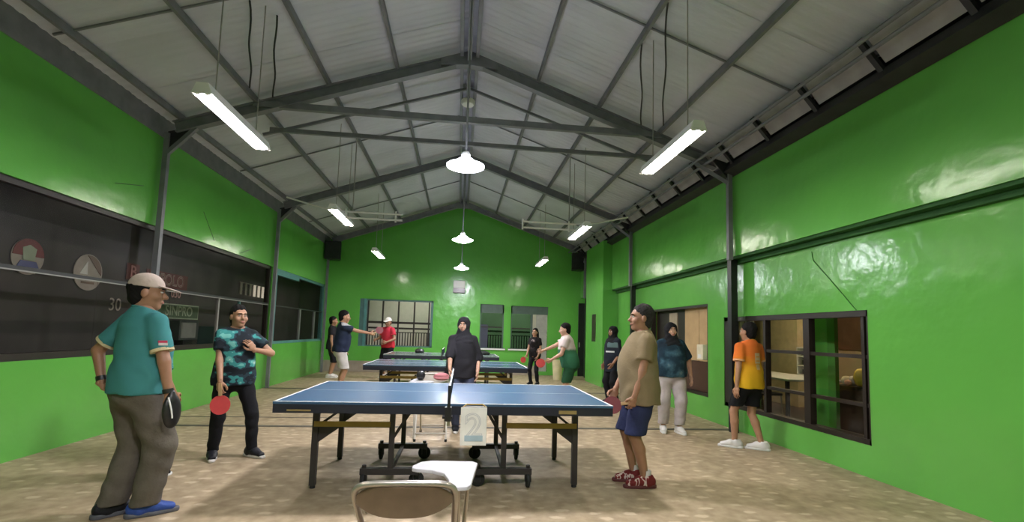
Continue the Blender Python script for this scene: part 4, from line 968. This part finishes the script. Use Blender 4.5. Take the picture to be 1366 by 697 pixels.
    # ---- shoes
    if shoes is not None:
        for i in (0, 1):
            fa = feet[i][2]; A = frameZ(fa); o = np.array([an[i][0], an[i][1], 0]); k = s*1.08
            F_ = Field(.0065*res*s); F_.loft((0, -.055*k, .050*k), (0, .05*k, .055*k), (.038*k, .046*k), (.046*k, .044*k), R_, .02); F_.loft((0, .05*k, .050*k), (0, .145*k, .036*k), (.046*k, .040*k), (.036*k, .026*k), R_, .02)
            F_.cone((0, -.015*k, .04*k), (0, -.022*k, .108*k), .047*k, .043*k, .02); F_.cut((0, 0, .014*k), (0, 0, 1)); F_.cut((0, 0, .108*k), (0, 0, -1)); V, Q = F_.mesh()
            G_ = Field(.0065*res*s); G_.loft((0, -.06*k, .014*k), (0, .05*k, .014*k), (.040*k, .05*k), (.046*k, .05*k), R_, .01); G_.loft((0, .05*k, .014*k), (0, .165*k, .014*k), (.047*k, .05*k), (.030*k, .03*k), R_, .01); G_.cut((0, 0, 0), (0, 0, 1)); G_.cut((0, 0, .030*k), (0, 0, -1)); V2, Q2 = G_.mesh()
            if shoe_pitch[i]:
                P_ = frameX(-shoe_pitch[i]); pv = np.array([0, .10*k, 0]); V = (V-pv) @ P_.T+pv; V2 = (V2-pv) @ P_.T+pv
            sh_ = put('shoe', [(V @ A.T+o, Q)], shoes[i] if isinstance(shoes, (list, tuple)) else shoes, t); put('sole', [(V2 @ A.T+o, Q2)], sole or WHITE, sh_)
            if socks is not None: MB().tube([an[i]+np.array([0, -.008, .0]), an[i]+np.array([0, -.012, .075*s])], [.042*s, .043*s], 14).build('sock', socks, t, True)
    return t, dict(wr=wr, el=el, hc=hc, sh=sh, an=an, H=H, rz=rz, loc=loc)
def W(info, p):
    """local point of a person -> world"""
    c, s_ = math.cos(info['rz']), math.sin(info['rz']); x, y, z = p; return Vector((info['loc'][0]+c*x-s_*y, info['loc'][1]+s_*x+c*y, info['loc'][2]+z))
def paddle(label, grip, direction, normal, blade_m, sc=1.0, back=None):
    """grip = world point in the hand, blade lies along direction"""
    t = thing('paddle', label, 'paddle', (0, 0, 0)); d = Vector(direction).normalized(); n = Vector(normal); n = (n-d*n.dot(d)).normalized(); x = d.cross(n)
    Mx = Matrix((x, d, n)).transposed().to_4x4(); Mx.translation = Vector(grip); t.matrix_world = Mx
    pts = [(.078*sc*math.cos(a), .135*sc+.082*sc*math.sin(a)) for a in [2*PI*k/26 for k in range(26)]]
    MB().prism(pts, -.0035, .0035, axis=2).build('blade', mat('paddle_wood', (.45, .28, .13, 1), .5), t)
    MB().prism(pts, .0035, .006, axis=2).build('front_rubber', blade_m, t); MB().prism(pts, -.006, -.0035, axis=2).build('back_rubber', back or BLACK, t)
    MB().bar((0, -.05*sc, 0), (0, .06*sc, 0), .028*sc, .022*sc).build('handle', MATS['paddle_wood'], t, False, .004); return t

REDR = mat('red_rubber', (.62, .06, .06, 1), .55); DRED = mat('dark_red_rubber', (.16, .015, .022, 1), .5)
TEAL = blotch('teal_jersey', [(0, (.045, .19, .20, 1)), (.5, (.05, .215, .22, 1)), (1, (.06, .24, .24, 1))], 3, detail=3)
CAMO = blotch('camouflage_jersey', [(0, (.012, .016, .022, 1)), (.48, (.025, .045, .06, 1)), (.56, (.05, .26, .25, 1)), (.64, (.17, .46, .41, 1)), (.72, (.45, .58, .54, 1))], 8, stretch=(1, 1, 1.5), detail=1.9)
NAVYC = blotch('navy_cloud_jersey', [(.25, (.008, .012, .02, 1)), (.5, (.012, .035, .055, 1)), (.62, (.05, .12, .16, 1)), (.75, (.28, .33, .36, 1))], 5, detail=4)
MAROON = blotch('maroon_striped_shoe', [(0, (.16, .02, .02, 1)), (.5, (.22, .03, .03, 1)), (.55, (.62, .50, .44, 1)), (.64, (.16, .02, .02, 1))], 22, stretch=(1, 1, .4))
ORANGE = ramp_z('orange_yellow_jersey', [(.74, (.78, .47, .02, 1)), (1.02, (.80, .38, .02, 1)), (1.15, (.80, .20, .03, 1)), (1.36, (.72, .15, .03, 1))], jitter=.05, boxes=[((-.03, -9, 1.06), (.055, 0, 1.19), (.72, .50, .30, 1)), ((-.018, -9, 1.085), (.043, 0, 1.10), (.78, .33, .06, 1)), ((-.018, -9, 1.135), (.043, 0, 1.15), (.78, .33, .06, 1)), ((-.015, -9, .985), (.045, 0, 1.05), (.72, .48, .25, 1))])
GRNW = ramp_z('white_green_jersey', [(.70, (.015, .09, .045, 1)), (.98, (.04, .17, .09, 1)), (1.06, (.03, .13, .06, 1)), (1.10, (.62, .52, .48, 1)), (1.4, (.66, .55, .52, 1))], jitter=.02)
NAVYM = ramp_z('navy_jersey', [(.7, (.012, .018, .045, 1)), (1.15, (.014, .022, .05, 1)), (1.45, (.02, .03, .05, 1))], boxes=[((-99, -.02, 1.40), (99, .2, 1.46), (.45, .45, .47, 1))])
REDJ = ramp_z('red_jersey', [(.8, (.55, .03, .04, 1)), (1.4, (.50, .03, .06, 1))], boxes=[((.03, 0, .92), (.16, 9, 1.08), (.72, .55, .52, 1))])
BLACKF = fabric('black_cloth', (.010, .010, .012, 1)); CHAR = fabric('charcoal_cloth', (.022, .021, .026, 1)); KHAKI = fabric('khaki_cloth', (.115, .098, .078, 1)); OLIVE = fabric('olive_cloth', (.22, .165, .09, 1), var=.06)
NAVYS = fabric('navy_shorts', (.022, .028, .075, 1)); PALEP = fabric('pale_grey_cloth', (.46, .41, .40, 1)); WHITES = fabric('white_cloth', (.62, .58, .56, 1)); DENIM = fabric('slate_cloth', (.06, .07, .12, 1))
BLUES = fabric('blue_shoe', (.03, .07, .28, 1), .5); DARKS = fabric('dark_shoe', (.012, .012, .016, 1), .5); WSHOE = mat('white_shoe', (.72, .69, .66, 1), .5)
CAPB = fabric('beige_cap', (.50, .40, .35, 1)); CAPW = fabric('white_cap', (.75, .72, .70, 1)); CREAMB = fabric('cream_band', (.6, .5, .3, 1))

# 1 man in teal with a cap, back to the camera
tm, I1 = person('man in teal polo shirt, beige cap and grey trousers, hand on hip, seen from behind', (-2.26, 3.66, 0), -.55, 1.70, 1, 1.1, .06, .0, ((-.09, -.05, -.15), (.10, .06, -.5)), hands=((-.24, -.10, .90), (.31, .05, .81)), elbows=((-1, -.5, .1), (1, -.25, 0)), head=(-.62, -.05), curl=(.5, .9), palm=((1, .3, 0), (-1, .1, 0)), hdir=((.6, .5, -.5), None),
    shirt=TEAL, sleeve=.72, hem=.50, shirt_loose=.026, collar=TEAL, pants=KHAKI, pants_len=.045, pants_loose=.042, shoes=(DARKS, BLUES), sole=mat('grey_sole', (.1, .1, .12, 1), .6), hair=HAIR, cap=('front', CAPB), sleeve_cuff=CREAMB)
for i, w_ in ((0, 'left'), (1, 'right')):
    d = I1['wr'][i]-I1['el'][i]; d /= np.sqrt(d@d); MB().tube([I1['wr'][i]-d*.055, I1['wr'][i]-d*.025], [.034, .033], 14).build('wristwatch', BLACK, tm, True)
fl_c = I1['sh'][1]*.5+I1['el'][1]*.5; d = (I1['el'][1]-I1['sh'][1]); d /= np.sqrt(d@d)
for k, m_ in ((0, mat('flag_red', (.5, .03, .08, 1), .7)), (1, WHITES)):
    c0 = fl_c+d*(.0+.017*k)+np.array([.066, -.022, 0]); MB().box((-.008, -.026, -.0085), (.006, .026, .0085), Matrix.Translation(tuple(c0)) @ Matrix.Rotation(-.32, 4, 'Z')).build('flag_patch', m_, tm)
g = W(I1, I1['wr'][1]+np.array([.01, .02, -.10]))
t = thing('paddle_case', 'rounded black paddle case in the hand of the man in teal', 'case', tuple(g)); 
F_ = Field(.008); F_.ell((0, 0, 0), (.035, .075, .12)); F_.cone((0, 0, .08), (0, 0, .13), .03, .02, .02); put('case', [F_.mesh()], BLACK, t).rotation_euler = (0.1, 0, -.2); MB().tube([(.0, -.05, .10), (.03, -.06, .02), (.035, -.05, -.04)], .005, 6).build('zip_pull', WHITE, t, True)
# 2 person mostly hidden behind him
person('person in the same camouflage jersey mostly hidden behind the man in teal', (-2.665, 4.5, 0), -.3, 1.38, 0, .95, 0, 0, shirt=CAMO, sleeve=.7, hem=.46, pants=BLACKF, pants_len=.16, pants_loose=.025, shoes=DARKS, hair=HAIR, female=True, hands=((-.17, .05, .72), (.17, .08, .72)))
# 3 woman with a red paddle
tw, I3 = person('woman in teal camouflage jersey and black trousers holding a red paddle', (-2.28, 5.17, 0), -2.55, 1.56, 0, 1.06, .04, .0, ((-.20, .06, .45), (.13, -.06, -.15)), hands=((-.13, .17, 1.10), (.15, .20, .78)), elbows=((-1, -.4, -.4), (.6, -.8, 0)), head=(.25, .02), curl=(.8, 1.0), palm=((.5, -1, 0), (-.3, -.3, 0)), hdir=((.6, .3, .8), (0, .12, -1)),
    shirt=CAMO, sleeve=.62, hem=.47, shirt_loose=.028, pants=BLACKF, pants_len=.05, pants_loose=.012, shoes=DARKS, sole=mat('pale_sole', (.6, .56, .52, 1), .6), hair=HAIR, hairstyle='pony', female=True)
g = W(I3, I3['wr'][1]+np.array([0, .03, -.07])); paddle('round red paddle held by the woman in the camouflage jersey', g, (.12, -.08, -1), (.25, -1, -.1), REDR, 1.12)
# 4 man in navy reaching out
_, I4 = person('man in navy jersey and white shorts with his arm stretched out', (-2.42, 10.1, 0), -1.25, 1.72, 0, 1.05, .05, .06, hands=((-.18, .08, .85), (.10, .72, 1.22)), elbows=((-.5, -1, 0), (.3, 0, -1)), head=(-.1, -.1), curl=(.5, .9), res=1.5, shirt=NAVYM, sleeve=.6, hem=.50, shirt_loose=.03, pants=WHITES, pants_len=.30, pants_loose=.035, shoes=WSHOE, hair=HAIR)
paddle('dark red paddle at the end of the navy jersey man\'s arm', W(I4, I4['wr'][1]+np.array([0, .08, 0])), (.55, .3, .35), (.2, -1, .3), DRED, 1.0)
# 5 behind him
person('person in dark shirt with white side panel behind the man in navy', (-3.42, 13.3, 0), -1.5, 1.66, 0, 1.0, 0, 0, res=1.6, shirt=CHAR, sleeve=.6, pants=BLACKF, pants_len=.25, pants_loose=.03, shoes=WSHOE, hair=HAIR, hands=((-.15, .1, .80), (.2, .05, .8)))
# 6 man in red
_, I6 = person('man in red shirt and white cap behind the far table', (-1.95, 13.45, 0), 2.5, 1.68, 1, 1.05, .04, .04, res=1.6, hands=((-.22, .28, 1.0), (.2, .30, 1.05)), head=(.3, -.1), curl=(.6, .9), shirt=REDJ, sleeve=.6, hem=.50, shirt_loose=.03, pants=BLACKF, pants_len=.28, pants_loose=.03, shoes=WSHOE, hair=HAIR, cap=('front', CAPW))
# 7 woman in black headscarf
_, I7 = person('woman in black headscarf and black top standing behind the blue table', (.06, 6.55, 0), PI+.12, 1.56, 2, 1.06, .03, 0, ((-.06, 0, .1), (.06, 0, -.1)), hands=((-.20, .10, .80), (.20, .30, .83)), elbows=((-.6, -.8, 0), (.8, -.6, 0)), head=(-.35, .0), curl=(.35, .6), res=1.15, shirt=CHAR, sleeve=1.25, hem=.46, shirt_loose=.03, pants=DENIM, pants_len=.05, pants_loose=.015, shoes=DARKS, hijab=CHAR, female=True)
# 8 woman with long dark hair
_, I8 = person('woman in black with long dark hair beside the second table', (2.0, 12.3, 0), 2.5, 1.50, 0, .92, 0, 0, res=1.6, hands=((-.14, .1, .75), (.1, .24, .80)), shirt=blotch('black_print_top', [(0, (.012, .010, .010, 1)), (.55, (.03, .025, .025, 1)), (.66, (.35, .28, .26, 1)), (.7, (.02, .016, .016, 1))], 8), sleeve=.6, hem=.50, pants=BLACKF, pants_len=.06, pants_loose=.01, shoes=DARKS, hair=HAIR, hairstyle='long', female=True, curl=(.5, .9))
paddle('small red paddle in the hand of the woman in black beside the second table', W(I8, I8['wr'][1]+np.array([0, .06, -.03])), (-.35, -.15, -.5), (.2, -1, 0), REDR, .95)
# 9 player in green
_, I9 = person('man in white and green jersey playing at the second table', (2.08, 8.6, 0), 1.35, 1.58, 2, 1.15, .07, .22, hands=((-.14, .36, .88), (.05, .64, .98)), elbows=((-.6, -.8, -.3), (.5, -.4, -1)), head=(.05, -.15), curl=(.9, .9), res=1.4, shirt=GRNW, sleeve=.55, hem=.47, shirt_loose=.034, pants=fabric('green_shorts', (.015, .07, .03, 1)), pants_len=.30, pants_loose=.035, shoes=WSHOE, hair=HAIR)
paddle('bright red paddle held low by the man in white and green', W(I9, I9['wr'][0]+np.array([0, .07, -.01])), (-.6, -.1, -.25), (.1, -1, .25), REDR, 1.05)
# 10 woman in navy jacket
JAC = ramp_z('navy_long_jacket', [(.6, (.010, .014, .024, 1)), (1.3, (.014, .018, .028, 1))], boxes=[((-.3, .10, 1.02), (.02, 9, 1.05), (.6, .6, .6, 1)), ((-.3, .05, 1.12), (-.02, 9, 1.22), (.10, .16, .16, 1)), ((-9, -.07, .66), (-.08, .06, .94), (.10, .36, .36, 1))])
person('woman in long navy jacket and dark headscarf by the right wall', (3.12, 9.3, 0), 1.95, 1.56, 1, 1.1, .03, 0, res=1.4, hands=((-.16, .14, .80), (.16, .1, .78)), shirt=JAC, sleeve=1.02, hem=.40, shirt_loose=.035, pants=BLACKF, pants_len=.05, pants_loose=.02, shoes=DARKS, hijab=BLACKF, female=True, head=(.1, 0))
# 11 man in olive
_, I11 = person('stout man in olive T-shirt, navy shorts and maroon shoes at the table end', (1.70, 4.27, 0), 1.50, 1.66, 1, 1.12, .10, -.02, ((-.085, -.02, .08), (.10, .03, .02)), hands=((-.19, .12, .79), (.16, .20, .82)), elbows=((-.3, -1, 0), (.3, -1, 0)), head=(.0, .03), curl=(1.0, 1.0), palm=((1, .2, 0), (-1, .2, 0)), hdir=((.1, .25, -1), (-.1, .4, -1)),
    shirt=OLIVE, sleeve=.66, hem=.445, shirt_loose=.03, pants=NAVYS, pants_len=.285, pants_loose=.034, shoes=MAROON, sole=mat('maroon_sole', (.10, .02, .02, 1), .6), hair=HAIRG, socks=WHITES)
paddle('dark red paddle held by the man in olive beside the table corner', W(I11, I11['wr'][0]+np.array([.02, .06, -.06])), (-.8, .05, -.12), (.1, -1, .4), DRED, 1.0, DRED)
# 12 woman in patterned navy top
person('woman in navy cloud-print top, black headscarf and pale trousers by the hatch', (3.07, 6.58, 0), PI-.12, 1.58, 2, 1.22, .05, 0, ((-.10, .06, .15), (.10, -.02, -.2)), hands=((-.30, -.02, .80), (.20, -.14, .85)), elbows=((-.9, -.5, 0), (.9, -.5, 0)), head=(.05, .05), curl=(.4, .4), res=1.15, shirt=NAVYC, sleeve=.9, hem=.50, shirt_loose=.034, pants=PALEP, pants_len=.075, pants_loose=.03, shoes=WSHOE, hijab=BLACKF, female=True)
# 13 man in orange
person('young man in orange and yellow jersey and black shorts walking away by the window', (3.66, 5.62, 0), .28, 1.58, 0, .98, 0, .0, ((-.15, .10, .75), (.08, -.10, .75)), hands=((-.24, -.02, .74), (.20, .16, .82)), elbows=((-.6, -.8, 0), (.5, -1, 0)), head=(.1, .0), curl=(.5, .5), res=1.1, shirt=ORANGE, sleeve=.62, hem=.475, shirt_loose=.034, collar=fabric('orange_collar', (.75, .3, .06, 1)), pants=BLACKF, pants_len=.33, pants_loose=.032, shoes=WSHOE, hair=HAIR, sleeve_cuff=fabric('peach_band', (.75, .40, .22, 1)))
